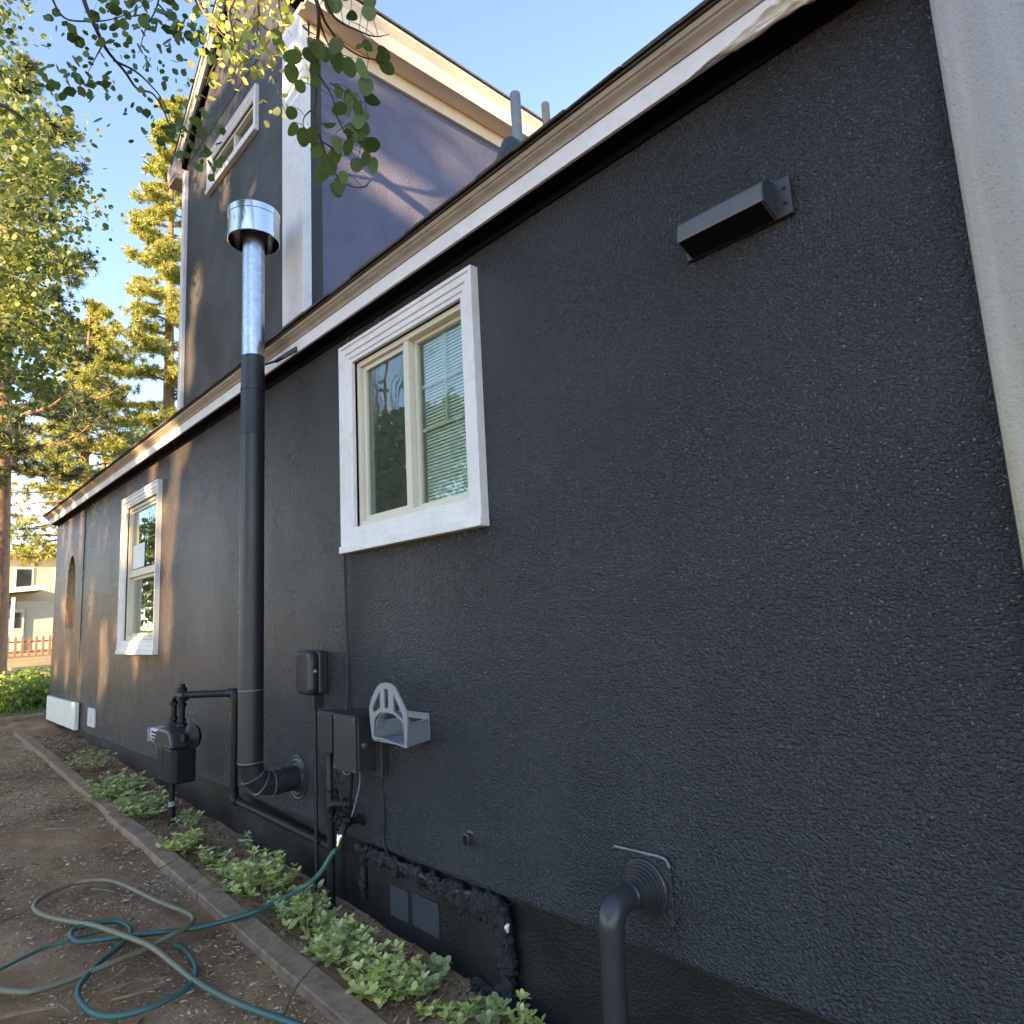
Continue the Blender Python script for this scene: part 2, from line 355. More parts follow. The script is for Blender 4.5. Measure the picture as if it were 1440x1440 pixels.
# interior seen through the panes
obj('room', MB().box((-5, 1.9, .3), (-1, 1.95, 2.94)).box((-5, .17, .3), (-4.95, 1.9, 2.94)).box((-1.05, .17, .3), (-1, 1.9, 2.94)).box((-5, .17, 2.945), (-1, 1.95, 2.99)).box((-5, .17, .25), (-1, 1.95, .3)), 'room', house)
obj('room', MB().box((-9.4, 1.9, .3), (-6.2, 1.95, 2.94)).box((-9.4, .17, .3), (-9.35, 1.9, 2.94)).box((-6.25, .17, .3), (-6.2, 1.9, 2.94)).box((-9.4, .17, 2.945), (-6.2, 1.95, 2.99)).box((-9.4, .17, .25), (-6.2, 1.95, .3)), 'room', house)
# porch behind the arch
obj('porch', MB().box((XL+.16, 1.5, -.1), (-10.2, 1.56, 2.94)).box((-10.3, .17, -.1), (-10.2, 1.5, 2.94)).box((XL+.16, .17, 2.90), (-10.3, 1.5, 2.94)), 'room', house)
obj('arch_lit_board', MB().box((XL+.165, .16, .5), (XL+.20, 1.4, 1.60)), 'beige', house)  # beige board added in place of the lit inner side of the arch

# eave: soffit, fascia, crown moulding, shingles
EL = XL
obj('soffit', MB().box((EL-.09, -.098, 2.925), (.9, .02, 2.949)), 'soffit', house)
obj('frieze_shade', MB().box((EL+.002, -.012, 2.89), (-.346, -.0005, 2.9245)), 'soffit', house, bevel=.002)  # black strip added to widen the dark band of eave shade
obj('fascia', MB().prism([(-.112, 2.918), (-.096, 2.918), (-.096, 2.996), (-.116, 2.996)], 0, EL-.105, .9), 'white', house, bevel=.002)
obj('crown_moulding', MB().prism([(-.096, 2.997), (-.122, 2.997), (-.126, 3.004), (-.120, 3.009), (-.128, 3.018), (-.146, 3.030), (-.150, 3.036), (-.158, 3.038), (-.166, 3.052), (-.096, 3.052)], 0, EL-.15, .9), 'tan', house)
PITCH = .50
def roofz(y): return 3.054+(y+.17)*PITCH
roof = obj('roof', MB().prism([(-.176, 3.0535), (-.176, 3.062), (3.2, roofz(3.2)+.012), (6.6, roofz(-.2)), (6.6, roofz(-.2)-.1), (3.2, roofz(3.2)-.1)], 0, EL-.17, .95), 'shingle', house)
sh = MB().box((-.15, -.012, 0), (.15, .26, .008)); shme = None
random.seed(3); x = EL-.17; k = 0
while x < .75:
    wd = random.uniform(.22, .34)
    if shme is None:
        so = obj('shingle', sh, 'shingle', roof); shme = so.data
    else:
        so = bpy.data.objects.new('shingle', shme); COL.objects.link(so); so.parent = roof
    so.location = Vector((x+wd/2, -.176-random.uniform(0, .012), 3.0635+random.uniform(0, .004)))-worldloc(roof)
    so.scale = (wd/.305, 1, random.uniform(.8, 1.5)); so.rotation_euler = (math.atan(PITCH), random.uniform(-.006, .006), random.uniform(-.02, .02)); x += wd

# windows --------------------------------------------------
def casing(x0, x1, z0, z1, cw, sill, parent, mat='white', Y=0., dep=.045):
    """stepped picture-frame casing with mitred corners; returns the window part"""
    a, b, c, d = x0-cw, x1+cw, z0-cw, z1+cw
    prof = [(0, 0), (0, -dep*1.0), (.16, -dep*1.0), (.2, -dep*.82), (.5, -dep*.82), (.54, -dep*.62), (.78, -dep*.62), (.82, -dep*.45), (1, -dep*.45), (1, .02)]
    mb = MB(); n = len(prof); ring = []
    for t, y in prof:
        q = cw*t; ring.append([(a+q, Y+y, c+q), (b-q, Y+y, c+q), (b-q, Y+y, d-q), (a+q, Y+y, d-q)])
    for r_ in ring: mb.v += r_
    for i in range(n-1):
        for k in range(4): mb.f.append((i*4+k, i*4+(k+1) % 4, (i+1)*4+(k+1) % 4, (i+1)*4+k))
    o = obj('window', mb, mat, parent)
    if sill: boxpart('sill', (a-.004, Y-dep-.012, c-.03), (b+.004, Y+.0, c+.012), mat, o, .004)
    return o
def bar(name, x0, x1, z0, z1, y0, y1, mat, parent, bev=.002): return boxpart(name, (x0, y0, z0), (x1, y1, z1), mat, parent, bev)
def rail4(name, x0, x1, z0, z1, t, y0, y1, mat, parent):
    mb = MB().box((x0, y0, z0), (x0+t, y1, z1)).box((x1-t, y0, z0), (x1, y1, z1)).box((x0+t, y0+.0005, z0), (x1-t, y1-.0005, z0+t)).box((x0+t, y0+.0005, z1-t), (x1-t, y1-.0005, z1))
    return obj(name, mb, mat, parent, bevel=.0015)
x0, x1, z0, z1 = WIN1
w1 = casing(x0, x1, z0, z1, .115, True, house); tag(w1, 'sliding window with mini blinds and white casing')
rail4('frame', x0+.003, x1-.003, z0+.003, z1-.003, .03, .012, .10, 'almond', w1)
xm = -2.93
bar('mullion', xm-.022, xm+.022, z0+.033, z1-.033, .018, .09, 'almond', w1)
rail4('sash', x0+.035, xm-.024, z0+.034, z1-.034, .028, .035, .065, 'almond', w1)
rail4('sash', xm+.024, x1-.035, z0+.034, z1-.034, .020, .055, .085, 'almond', w1)
for (a, b, y) in ((x0+.063, xm-.052, .050), (xm+.044, x1-.055, .070)):
    zb, zt = z0+.062 if y < .06 else z0+.054, z1-.062 if y < .06 else z1-.054
    bar('pane', a, b, zb, zt, y, y+.004, 'glass', w1, 0)
    cx = (a+b)/2 if y > .06 else None; H_ = zt-zb
    for q in (.45, .72): bar('muntin', a, b, zb+H_*q-.008, zb+H_*q+.008, y+.012, y+.020, 'almond', w1, 0)
    if cx: bar('muntin', cx-.008, cx+.008, zb+H_*.45, zt, y+.0115, y+.0205, 'almond', w1, 0)
bl = MB()
for i in range(50):
    z = z0+.06+i*.0185
    bl.add([(xm+.05, .098, z), (x1-.02, .098, z), (x1-.02, .105, z+.0172), (xm+.05, .105, z+.0172)], [(0, 1, 2, 3)])
tag(obj('blind', bl, 'blind', w1), 'pale green mini blind', kind='stuff')
bar('screen', x0+.036, xm-.024, z0+.036, z1-.036, .0565, .0575, 'screen', w1, 0)
x0, x1, z0, z1 = WIN2
w2 = casing(x0, x1, z0, z1, .115, True, house); tag(w2, 'tall single hung window with a paper label')
rail4('frame', x0+.003, x1-.003, z0+.003, z1-.003, .035, .012, .10, 'almond', w2)
zm = 1.80
bar('meeting_rail', x0+.038, x1-.038, zm-.022, zm+.022, .02, .08, 'almond', w2)
for (a, b, y) in ((zm+.024, z1-.04, .030), (z0+.04, zm-.024, .055)):
    rail4('sash', x0+.04, x1-.04, a, b, .03, y, y+.03, 'almond', w2)
    bar('pane', x0+.07, x1-.07, a+.03, b-.03, y+.014, y+.018, 'glass', w2, 0)
    if a > zm: 
        bar('muntin', (x0+x1)/2-.009, (x0+x1)/2+.009, a+.03, b-.03, y+.024, y+.032, 'almond', w2, 0)
        bar('muntin', x0+.07, x1-.07, (a+b)/2-.009, (a+b)/2+.009, y+.0235, y+.0325, 'almond', w2, 0)
bar('paper_label', x0+.09, x0+.52, zm+.07, zm+.33, .040, .042, 'paper', w2, 0)

# upper gabled storey --------------------------------------
TY = 0.0; TXL, TXR, TZL, TZR = -6.64, -4.05, 5.86, 5.50
TW = (-5.90, -4.96, 5.24, 5.46)
gab = [(TXL, 3.0), (TXR, 3.0), (TXR, TZR), (-5.2, 6.90), (TXL, TZL-.02)]
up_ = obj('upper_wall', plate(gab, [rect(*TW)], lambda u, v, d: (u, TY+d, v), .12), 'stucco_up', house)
obj('joint', MB().box((TXL+.02, TY-.004, 5.80), (TXR-.33, TY+.01, 5.815)), 'found', up_)
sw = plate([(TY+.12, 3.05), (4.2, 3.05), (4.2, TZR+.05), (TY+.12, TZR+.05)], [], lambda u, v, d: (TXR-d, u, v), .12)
tag(obj('side_wall', sw, 'stucco_skylit', house), 'charcoal stucco upper side wall with sky light painted in')
obj('far_side_wall', MB().box((TXL, TY+.12, 3.0), (TXL+.12, 4.2, TZL)), 'stucco_up', house)
cbm = MB().box((TXR-.325, TY-.03, 3.22), (TXR-.24, TY-.0005, 5.62)).box((TXR-.24, TY-.045, 3.235), (TXR+.03, TY-.0006, 5.62)).box((TXR+.0006, TY-.0006, 3.24), (TXR+.03, TY+.02, 5.6))
obj('corner_board', cbm, 'white', house, bevel=.003)
obj('corner_board', MB().box((TXL-.03, TY-.035, 3.1), (TXL+.05, TY-.0005, 5.72)).box((TXL-.03, TY+.0, 3.1), (TXL-.0006, TY+.06, 5.72)), 'white', house, bevel=.003)
x0, x1, z0, z1 = TW
w3 = casing(x0, x1, z0, z1, .085, True, house, Y=TY, dep=.03); tag(w3, 'small wide window under the gable')
rail4('frame', x0+.002, x1-.002, z0+.002, z1-.002, .028, TY+.01, TY+.08, 'almond', w3)
bar('mullion', (x0+x1)/2-.018, (x0+x1)/2+.018, z0+.03, z1-.03, TY+.015, TY+.07, 'almond', w3)
bar('pane', x0+.03, (x0+x1)/2-.018, z0+.03, z1-.03, TY+.045, TY+.05, 'glass', w3, 0); bar('pane', (x0+x1)/2+.018, x1-.03, z0+.03, z1-.03, TY+.045, TY+.05, 'glass', w3, 0)
obj('room', MB().box((-6.3, .9, 4.6), (-4.4, .95, 5.8)).box((-6.3, .13, 4.55), (-4.4, .9, 4.6)).box((-6.3, .13, 5.78), (-4.4, .9, 5.8)), 'room', house)
# rake and eaves of the gable
sl = .81
def rz(x): return 6.108+sl*(x+6.586)
def rakep(x0_, x1_, top, bot): return [(x0_, rz(x0_)-bot), (x1_, rz(x1_)-bot), (x1_, rz(x1_)-top), (x0_, rz(x0_)-top)]
obj('rake_board', MB().prism(rakep(-6.80, -5.2, .05, .19), 1, -.07, -.045), 'ngrey', house, bevel=.003)
obj('rake_board', MB().prism(rakep(-6.83, -5.2, .0, .0495), 1, -.085, -.05), 'ngrey', house, bevel=.003)
obj('rake_soffit', MB().prism(rakep(-6.78, -5.2, .16, .26), 1, -.045, -.001), 'soffit', house)
obj('eave_return', MB().box((-6.90, -.10, 5.66), (TXL-.032, .5, 5.70)).box((-6.93, -.105, 5.702), (TXL-.032, .5, 5.86)), 'tan', house, bevel=.004)
pz = TZR
obj('eave_fascia', MB().prism([(TXR+.175, pz-.02), (TXR+.195, pz-.02), (TXR+.20, pz+.10), (TXR+.235, pz+.16), (TXR+.235, pz+.185), (TXR+.175, pz+.185)], 1, -.085, 4.4), 'trim_sunlit', house, bevel=.002)
obj('eave_soffit', MB().box((TXR+.032, -.08, pz-.012), (TXR+.174, 4.4, pz+.008)), 'trim_sunlit', house)
obj('frieze_board', MB().box((TXR+.0008, .0, pz-.13), (TXR+.03, 4.3, pz-.0125)), 'trim_sunlit', house, bevel=.002)
obj('gable_roof', MB().prism([(TXR+.25, pz+.187), (-5.2, rz(-5.2)+.005), (-6.88, 5.872), (-6.88, 5.892), (-5.2, rz(-5.2)+.025), (TXR+.25, pz+.205)], 1, -.095, 4.4), 'shingle', house)

# ------------------------------------------------------------------ flue
FX, FY, FZ = -4.22, -.30, .215; rF = .074
fl = empty('flue_pipe', (FX, FY, FZ-.1), 'tall black vent flue with galvanised top and round cap', 'flue')
FB = FZ+.13
zs = [FB, .33+.42, 2.39, 2.64, 2.93]
obj('lower_pipe', MB().lathe((FX, FY, 0), (0, 0, 1), [(FB+.005, rF), (2.385, rF), (2.387, rF+.0025), (2.40, rF+.0025), (2.405, rF), (2.92, rF-.001)], 40), 'blackmetal', fl, True)
obj('upper_pipe', MB().lathe((FX, FY, 0), (0, 0, 1), [(2.921, rF-.003), (3.80, rF-.004)], 40), 'galv', fl, True)
for z in (.78, FB+.012): obj('seam_ring', MB().lathe((FX, FY, z), (0, 0, 1), [(0, rF), (.002, rF+.0026), (.005, rF+.0026), (.007, rF)], 40), 'seam', fl, True)
obj('lock_seam', MB().box((FX-.056, FY-.057, FB+.02), (FX-.050, FY-.051, 2.90)), 'blackmetal', fl)
CZ = 3.735
cap = obj('cap', MB().lathe((FX, FY, CZ), (0, 0, 1), [(0, .163), (.004, .168), (.034, .168), (.037, .164), (.165, .164), (.168, .168), (.21, .168), (.216, .162), (.235, .05), (.24, .001)], 48, False).lathe((FX, FY, CZ), (0, 0, 1), [(0, .163), (.20, .158), (.205, .02)], 48, False), 'bright', fl, True, angle=30)
obj('cap_core', MB().lathe((FX, FY, 3.78), (0, 0, 1), [(0, rF+.004), (.10, rF+.012), (.17, rF+.012)], 32), 'blackmetal', fl, True)
# segmented elbow + stub into the wall
cs = [Vector((FX, FY, FB))]; ang = [0, 30, 60, 90]; er = .13
ce = Vector((FX, FY+er, FB))
def ering(a, rr): 
    c = Vector((FX, FY+er-er*math.cos(R(a)), FB-er*math.sin(R(a)))); nrm = Vector((0, math.sin(R(a)), -math.cos(R(a)))); return c, nrm
for i in range(3):
    c0, n0 = ering(ang[i], 0); c1, n1 = ering(ang[i+1], 0)
    mid = (n0+n1).normalized(); mb = MB(); n = 32; u = Vector((1, 0, 0)); vs = []
    for c, nn in ((c0, n0), (c1, n1)):
        v = nn.cross(u).normalized()
        for k in range(n): vs.append(c+(u*math.cos(2*math.pi*k/n)+v*math.sin(2*math.pi*k/n))*rF)
    mb.add(vs, [(k, (k+1) % n, n+(k+1) % n, n+k) for k in range(n)]); obj('elbow_gore', mb, 'blackmetal', fl, True)
    obj('seam_ring', MB().lathe(c1-n1*.003, n1, [(0, rF), (.001, rF+.003), (.005, rF+.003), (.006, rF)], 32), 'seam', fl, True)
obj('wall_stub', MB().lathe((FX, FY+er, FB-er), (0, 1, 0), [(0, rF-.001), (.03, rF-.001), (.032, rF+.002), (.037, rF+.002), (.039, rF-.001), (.05, rF-.001), (.052, rF+.002), (.057, rF+.002), (.059, rF-.001), (.168, rF-.001)], 36), 'blackmetal', fl, True)
obj('wall_flange', MB().lathe((FX, -.001, FB-er), (0, -1, 0), [(0, .135), (.004, .135), (.006, .128), (.003, .118), (.007, .108), (.010, .10), (.006, .092), (.014, rF+.005), (.014, rF)], 40), 'blackmetal', fl, True, angle=25)
# strap bracket to the eave
sb = W(417, 493, -.125)
obj('strap', MB().lathe((FX, FY, 2.685), (0, 0, 1), [(0, rF), (.001, rF+.003), (.022, rF+.003), (.023, rF)], 36), 'blackmetal', fl, True)
obj('strap_arm', MB().tube([W(372, 513, -.31), W(384, 509, -.25), W(398, 503, -.18)], .008, 6), 'blackmetal', fl)
q0, q1 = W(388, 508, -.215), W(417, 491, -.118)
obj('strap_plate', MB().add([q0+Vector((0, -.006, -.012)), q1+Vector((0, -.006, -.016)), q1+Vector((0, -.006, .02)), q0+Vector((0, -.006, .012)), q0+Vector((0, .006, -.012)), q1+Vector((0, .006, -.016)), q1+Vector((0, .006, .02)), q0+Vector((0, .006, .012))], [(0, 1, 2, 3), (7, 6, 5, 4), (0, 4, 5, 1), (1, 5, 6, 2), (2, 6, 7, 3), (3, 7, 4, 0)]), 'blackmetal', fl, bevel=.002)

# ------------------------------------------------------------------ gas meter
gx, gy = -5.62, -.28
gm = empty('gas_meter', (gx, gy, gz(gx)), 'black gas meter on pipe risers with a pale dial', 'gas meter')
obj('meter_body', MB().prism([(gx-.185, gy-.07), (gx-.16, gy-.10), (gx-.02, gy-.105), (gx, gy-.092), (gx+.02, gy-.105), (gx+.16, gy-.10), (gx+.185, gy-.07), (gx+.185, gy+.07), (gx-.185, gy+.07)], 2, .07, .315), 'blackiron', gm, bevel=.012)
obj('meter_head', MB().prism([(gx-.20, .317), (gx+.20, .317), (gx+.20, .35), (gx+.165, .43), (gx+.10, .45), (gx-.10, .45), (gx-.165, .43), (gx-.20, .35)], 1, gy-.115, gy+.085), 'boxgrey', gm, bevel=.018)
ix = W(217, 1039, gy-.1); 
idx = boxpart('index', (gx-.36, gy-.10, .33), (gx-.19, gy+.0, .43), 'meterglass', gm, .012)
for i in range(3): boxpart('index_bar', (gx-.30+.0*i, gy-.105, .345+.027*i), (gx-.20, gy-.1003, .357+.027*i), 'blackiron', idx, 0)
obj('index_cover', MB().prism([(gx-.39, .33), (gx-.36, .325), (gx-.36, .435), (gx-.39, .425)], 1, gy-.11, gy+.01), 'greyplastic', gm, bevel=.004)
for k in range(6): obj('bolt', MB().lathe((gx-.165+.066*k, gy-.1152, .333), (0, -1, 0), [(0, .008), (.006, .008), (.007, .004)], 6), 'seam', gm)
rg = Vector((gx+.24, gy+.02, .40))
reg = obj('regulator', MB().lathe(rg+Vector((0, .03, 0)), (.25, -1, 0), [(0, .03), (.01, .08), (.03, .092), (.038, .092), (.042, .084), (.06, .05), (.075, .03), (.11, .028)], 28), 'blackiron', gm, True, angle=30)
pr_ = .021
obj('pipe', MB().tube(spline([(gx-.12, gy, .45), (gx-.12, gy, .58), (gx-.115, gy, .64), (gx-.07, gy, .672), (gx+.0, gy, .675)], 6), pr_, 12), 'blackiron', gm, True)
obj('riser_pipe', MB().tube(spline([(gx-.22, gy+.03, gz(gx)-.1), (gx-.22, gy+.03, .40), (gx-.21, gy+.03, .62), (gx-.16, gy+.03, .69), (gx-.09, gy+.02, .68)], 6), pr_, 12), 'blackiron', gm, True)
obj('pipe', MB().tube([(gx+.06, gy, .44), (gx+.06, gy, .70)], .024, 12), 'blackiron', gm, True)
for z, r_ in ((.455, .042), (.49, .034), (.60, .036)):
    for dx in (-.12, .06): obj('coupling', MB().lathe((gx+dx, gy, z), (0, 0, 1), [(0, r_-.004), (.004, r_), (.022, r_), (.026, r_-.004)], 8), 'blackiron', gm)
obj('tee', MB().lathe((gx+.06, gy, .645), (0, 0, 1), [(0, .026), (.004, .036), (.02, .036), (.05, .032), (.08, .036), (.095, .036), (.10, .022), (.125, .02)], 14).lathe((gx-.02, gy, .682), (1, 0, 0), [(0, .03), (.05, .03), (.12, .036), (.16, .036), (.165, .024)], 14), 'blackiron', gm, True)
hx = -5.06; hz = .70
obj('outlet_pipe', MB().tube([(gx+.12, gy, .69), (hx-.03, -.075, hz)], .026, 12), 'blackiron', gm, True)
obj('elbow', MB().tube(spline([(hx-.06, -.085, hz), (hx-.015, -.07, hz), (hx, -.07, hz-.02), (hx, -.07, hz-.065)], 5), .034, 14), 'blackiron', gm, True)
obj('drop_pipe', MB().tube([(hx, -.07, hz-.03), (hx-.02, -.07, .03)], .026, 12), 'blackiron', gm, True)
obj('elbow', MB().tube(spline([(hx-.02, -.07, .05), (hx-.02, -.07, -.0), (hx, -.07, -.03), (hx+.06, -.07, -.035)], 5), .033, 14), 'blackiron', gm, True)
obj('wall_pipe', MB().tube([(hx+.03, -.07, -.034), (-3.765, -.002, -.112)], .026, 12), 'blackiron', gm, True)
obj('riser_sleeve', MB().lathe((gx-.22, gy+.03, gz(gx)), (0, 0, 1), [(0, .026), (.12, .026), (.123, .022)], 12), 'greyplastic' if False else 'blackiron', gm, True)
obj('band', MB().lathe((gx-.22, gy+.03, gz(gx)+.13), (0, 0, 1), [(0, .022), (.002, .026), (.035, .026), (.037, .022)], 12), 'greyplastic', gm, True)

# ------------------------------------------------------------------ electrical boxes
bx = -3.90
mbx = empty('service_box', (bx, -.05, .74), 'rounded black service box with a conduit, highest on the wall', 'utility box')
obj('back_box', MB().box((bx-.085, -.065, .75), (bx+.095, -.0008, 1.0)), 'boxgrey', mbx, bevel=.012)
obj('cover', MB().prism([(bx-.10, .79), (bx-.07, .745), (bx+.085, .745), (bx+.10, .78), (bx+.10, .965), (bx+.08, 1.005), (bx-.07, 1.005), (bx-.10, .97)], 1, -.125, -.066), 'boxgrey', mbx, bevel=.022)
obj('latch', MB().lathe((bx+.10, -.09, .885), (1, 0, 0), [(0, .010), (.006, .010), (.010, .006)], 12), 'greyplastic', mbx, True)
boxpart('gland', (bx-.045, -.075, .665), (bx+.045, -.01, .7445), 'boxgrey', mbx, .006)
obj('conduit', MB().tube([(bx+.012, -.045, .67), (bx+.012, -.045, -.36)], .011, 10), 'cable', mbx, True)
sbx = empty('junction_box', (-3.70, -.04, .43), 'small flat black junction box left of the big box', 'utility box')
obj('box_body', MB().prism([(-3.775, .445), (-3.60, .445), (-3.60, .650), (-3.775, .650)], 1, -.075, -.0008), 'boxgrey', sbx, bevel=.004)
obj('box_lid', MB().prism([(-3.785, .44), (-3.612, .44), (-3.612, .645), (-3.785, .645)], 1, -.088, -.0755).prism([(-.088, .645), (-.003, .645), (-.003, .662), (-.075, .662)], 0, -3.787, -3.608), 'boxgrey', sbx, bevel=.003)
boxpart('connector', (-3.75, -.055, .395), (-3.70, -.015, .4395), 'cable', sbx, .004)
obj('conduit', MB().tube([(-3.738, -.036, .40), (-3.738, -.036, -.36)], .020, 12), 'boxgrey', sbx, True)
obj('conduit_clamp', MB().lathe((-3.738, -.036, .20), (0, 0, 1), [(0, .020), (.001, .026), (.018, .026), (.019, .020)], 12).box((-3.712, -.03, .203), (-3.675, -.004, .216)), 'blackiron', sbx)
bbx = empty('disconnect_box', (-3.33, -.07, .37), 'large black disconnect box beside the hose hanger', 'utility box')
boxpart('box_body', (-3.455, -.145, .395), (-3.225, -.0008, .672), 'boxgrey', bbx, .005)
boxpart('box_lid', (-3.462, -.157, .388), (-3.232, -.1455, .668), 'boxgrey', bbx, .003)
obj('hood', MB().prism([(-.160, .669), (-.001, .676), (-.001, .683), (-.160, .676)], 0, -3.466, -3.222), 'boxgrey', bbx, bevel=.002)
boxpart('side_box', (-3.2235, -.045, .36), (-3.165, -.0008, .60), 'boxgrey', bbx, .004)
obj('knob', MB().lathe((-3.222, -.12, .53), (1, -.25, 0), [(0, .014), (.03, .014), (.035, .019), (.055, .019), (.06, .012)], 14), 'boxgrey', bbx, True)
for zx, zz in ((-3.45, .40), (-3.25, .40), (-3.45, .655), (-3.25, .655)): obj('screw', MB().lathe((zx, -.157, zz), (0, -1, 0), [(0, .005), (.002, .005), (.003, .002)], 8), 'seam', bbx)
# cables
def cable(label, pts, r_=.004, mat='cable', n=7):
    o = obj('cable', MB().tube(spline(pts, n), r_, 7), mat, None, True); return tag(o, label, 'cable', 'cables on the dark wall')
cable('thin black cable running down below the big window', [(-3.585, -.008, 1.56), (-3.58, -.009, 1.3), (-3.572, -.008, 1.0), (-3.566, -.012, .8), (-3.555, -.03, .67)], .005)
cable('second thin cable beside the one below the window', [(-3.565, -.008, 1.56), (-3.566, -.009, 1.25), (-3.556, -.009, .95), (-3.552, -.012, .8), (-3.54, -.03, .67)], .0045)
cable('black wire looping from the small box to the spigot', [(-3.66, -.04, .44), (-3.64, -.06, .36), (-3.60, -.05, .24), (-3.55, -.05, .15), (-3.50, -.06, .10)], .0045)
cable('bare grey ground wire under the big box', [(-3.62, -.03, .44), (-3.60, -.03, .34), (-3.52, -.05, .33), (-3.44, -.06, .36), (-3.38, -.06, .40)], .0035, 'ventgrey')
cable('grey ground wire dropping to the spigot clamp', [(-3.36, -.06, .40), (-3.38, -.05, .30), (-3.41, -.06, .20), (-3.44, -.07, .12)], .0035, 'ventgrey')
cable('thick black lead hanging under the big box', [(-3.39, -.09, .40), (-3.43, -.07, .30), (-3.47, -.06, .20), (-3.50, -.05, .11)], .009)
cable('thin black wire dropping from the big box to the sealant', [(-3.195, -.03, .37), (-3.20, -.01, .2), (-3.215, -.008, .08), (-3.205, -.01, .0), (-3.14, -.012, -.05)], .004)

# ------------------------------------------------------------------ hose hanger
hh = empty('hose_hanger', (-2.77, -.12, .6), 'empty grey plastic hose hanger with slotted backplate', 'hose hanger')
HY = -.17
def hp(x, y): return (-3.041+(x-240)*.000596, .577+(1075-y)*.000319)
outl = [hp(*q) for q in ((240, 1050), (215, 820), (200, 600), (240, 440), (330, 260), (390, 205), (460, 190), (530, 200), (590, 240), (680, 420), (755, 600), (758, 820), (740, 1105), (560, 1075), (400, 1052))]
holes = [[hp(*q) for q in h] for h in (((372, 330), (372, 570), (262, 660), (248, 600)), ((435, 290), (495, 290), (495, 560), (465, 578), (435, 560)), ((568, 350), (690, 620), (702, 712), (568, 600)),
         ((268, 800), (300, 720), (380, 650), (470, 628), (580, 655), (660, 715), (712, 770), (712, 1070), (560, 1050), (400, 1020), (262, 1015)))]
obj('front_plate', plate(outl, holes, lambda u, v, d: (u, HY-.004+d, v), .012), 'greyplastic', hh, bevel=.003)
xa, xb = hp(215, 0)[0]+.006, hp(752, 0)[0]-.006; xe = -2.795
def wedge(x0f, x1f, x0b, x1b, z0_, z1_): return MB().add([(x0f, HY+.0085, z0_), (x1f, HY+.0085, z0_), (x1b, -.008, z0_), (x0b, -.008, z0_), (x0f, HY+.0085, z1_), (x1f, HY+.0085, z1_), (x1b, -.008, z1_), (x0b, -.008, z1_)], [(0, 3, 2, 1), (4, 5, 6, 7), (0, 1, 5, 4), (1, 2, 6, 5), (2, 3, 7, 6), (3, 0, 4, 7)])
obj('tray', wedge(xa, xb, xa+.01, xe, .572, .582), 'greyplastic', hh, bevel=.002)
obj('side_panel', wedge(xb-.008, xb, xe-.008, xe, .5825, .664), 'greyplastic', hh, bevel=.002)
obj('side_panel', wedge(xa, xa+.008, xa+.01, xa+.018, .5825, .664), 'greyplastic', hh, bevel=.002)
obj('top_rail', wedge(xb-.05, xb, xe-.02, xe, .6645, .672), 'greyplastic', hh, bevel=.002)
sd = MB(); n = 14
for i in range(n+1):
    a = math.pi*i/n
    for y in (HY+.0085, HY+.05):
        for rr in (1, .94): sd.v.append(((xa+xb)/2-math.cos(a)*(xb-xa)*.42*rr, y, .640+math.sin(a)*.08*rr))
for i in range(n):
    q = i*4; e = q+4
    sd.f += [(q, e, e+2, q+2), (q+1, q+3, e+3, e+1), (q, q+1, e+1, e), (q+2, e+2, e+3, q+3)]
obj('saddle', sd, 'greyplastic', hh, True)
obj('back_plate', plate(rect(xa-.002, xe+.004, .575, .70), [rect(xa+.05, xe-.05, .62, .67)], lambda u, v, d: (u, -.001-d, v), .006), 'greyplastic', hh)

# ------------------------------------------------------------------ spigot, standpipe
sp = empty('spigot', (-3.46, -.06, .08), 'black painted outdoor spigot with a round handle', 'spigot')
obj('wall_flange', MB().lathe((-3.44, -.001, .10), (0, -1, 0), [(0, .034), (.006, .034), (.010, .02), (.03, .018)], 18), 'blackiron', sp, True)
obj('valve_body', MB().tube(spline([(-3.44, -.02, .10), (-3.44, -.08, .105), (-3.43, -.115, .09), (-3.425, -.135, .055)], 5), [.018]*5+[.022]*5+[.020]*5+[.018], 12), 'blackiron', sp, True)
hd = MB()
for i in range(6):
    a = math.pi*2*i/6; hd.tube([(-3.50, -.10, .115), (-3.50-.004, -.10+.035*math.cos(a), .115+.035*math.sin(a))], .006, 6)
hd.lathe((-3.50, -.10, .115), (-1, 0, 0), [(-.006, .036), (0, .041), (.006, .036)], 12, False)
obj('handle', hd, 'blackiron', sp); obj('stem', MB().tube([(-3.44, -.09, .11), (-3.505, -.10, .115)], .009, 8), 'blackiron', sp)
obj('vacuum_breaker', MB().lathe((-3.425, -.10, .10), (.5, -.2, .6), [(0, .018), (.03, .022), (.045, .018), (.05, .01)], 12), 'blackiron', sp, True)
st = empty('standpipe', (-3.62, -.07, -.35), 'black iron standpipe elbowing into the wall by the spigot', 'pipe')
obj('pipe', MB().tube([(-3.655, -.075, .12), (-3.655, -.075, -.40)], .021, 12), 'blackiron', st, True)
obj('elbow', MB().tube(spline([(-3.655, -.075, .08), (-3.655, -.075, .13), (-3.63, -.07, .16), (-3.58, -.04, .165), (-3.54, .01, .16)], 5), .027, 14), 'blackiron', st, True)
for z in (.07, -.10): obj('coupling', MB().lathe((-3.655, -.075, z), (0, 0, 1), [(0, .024), (.004, .031), (.02, .031), (.024, .024)], 14), 'blackiron', st, True)

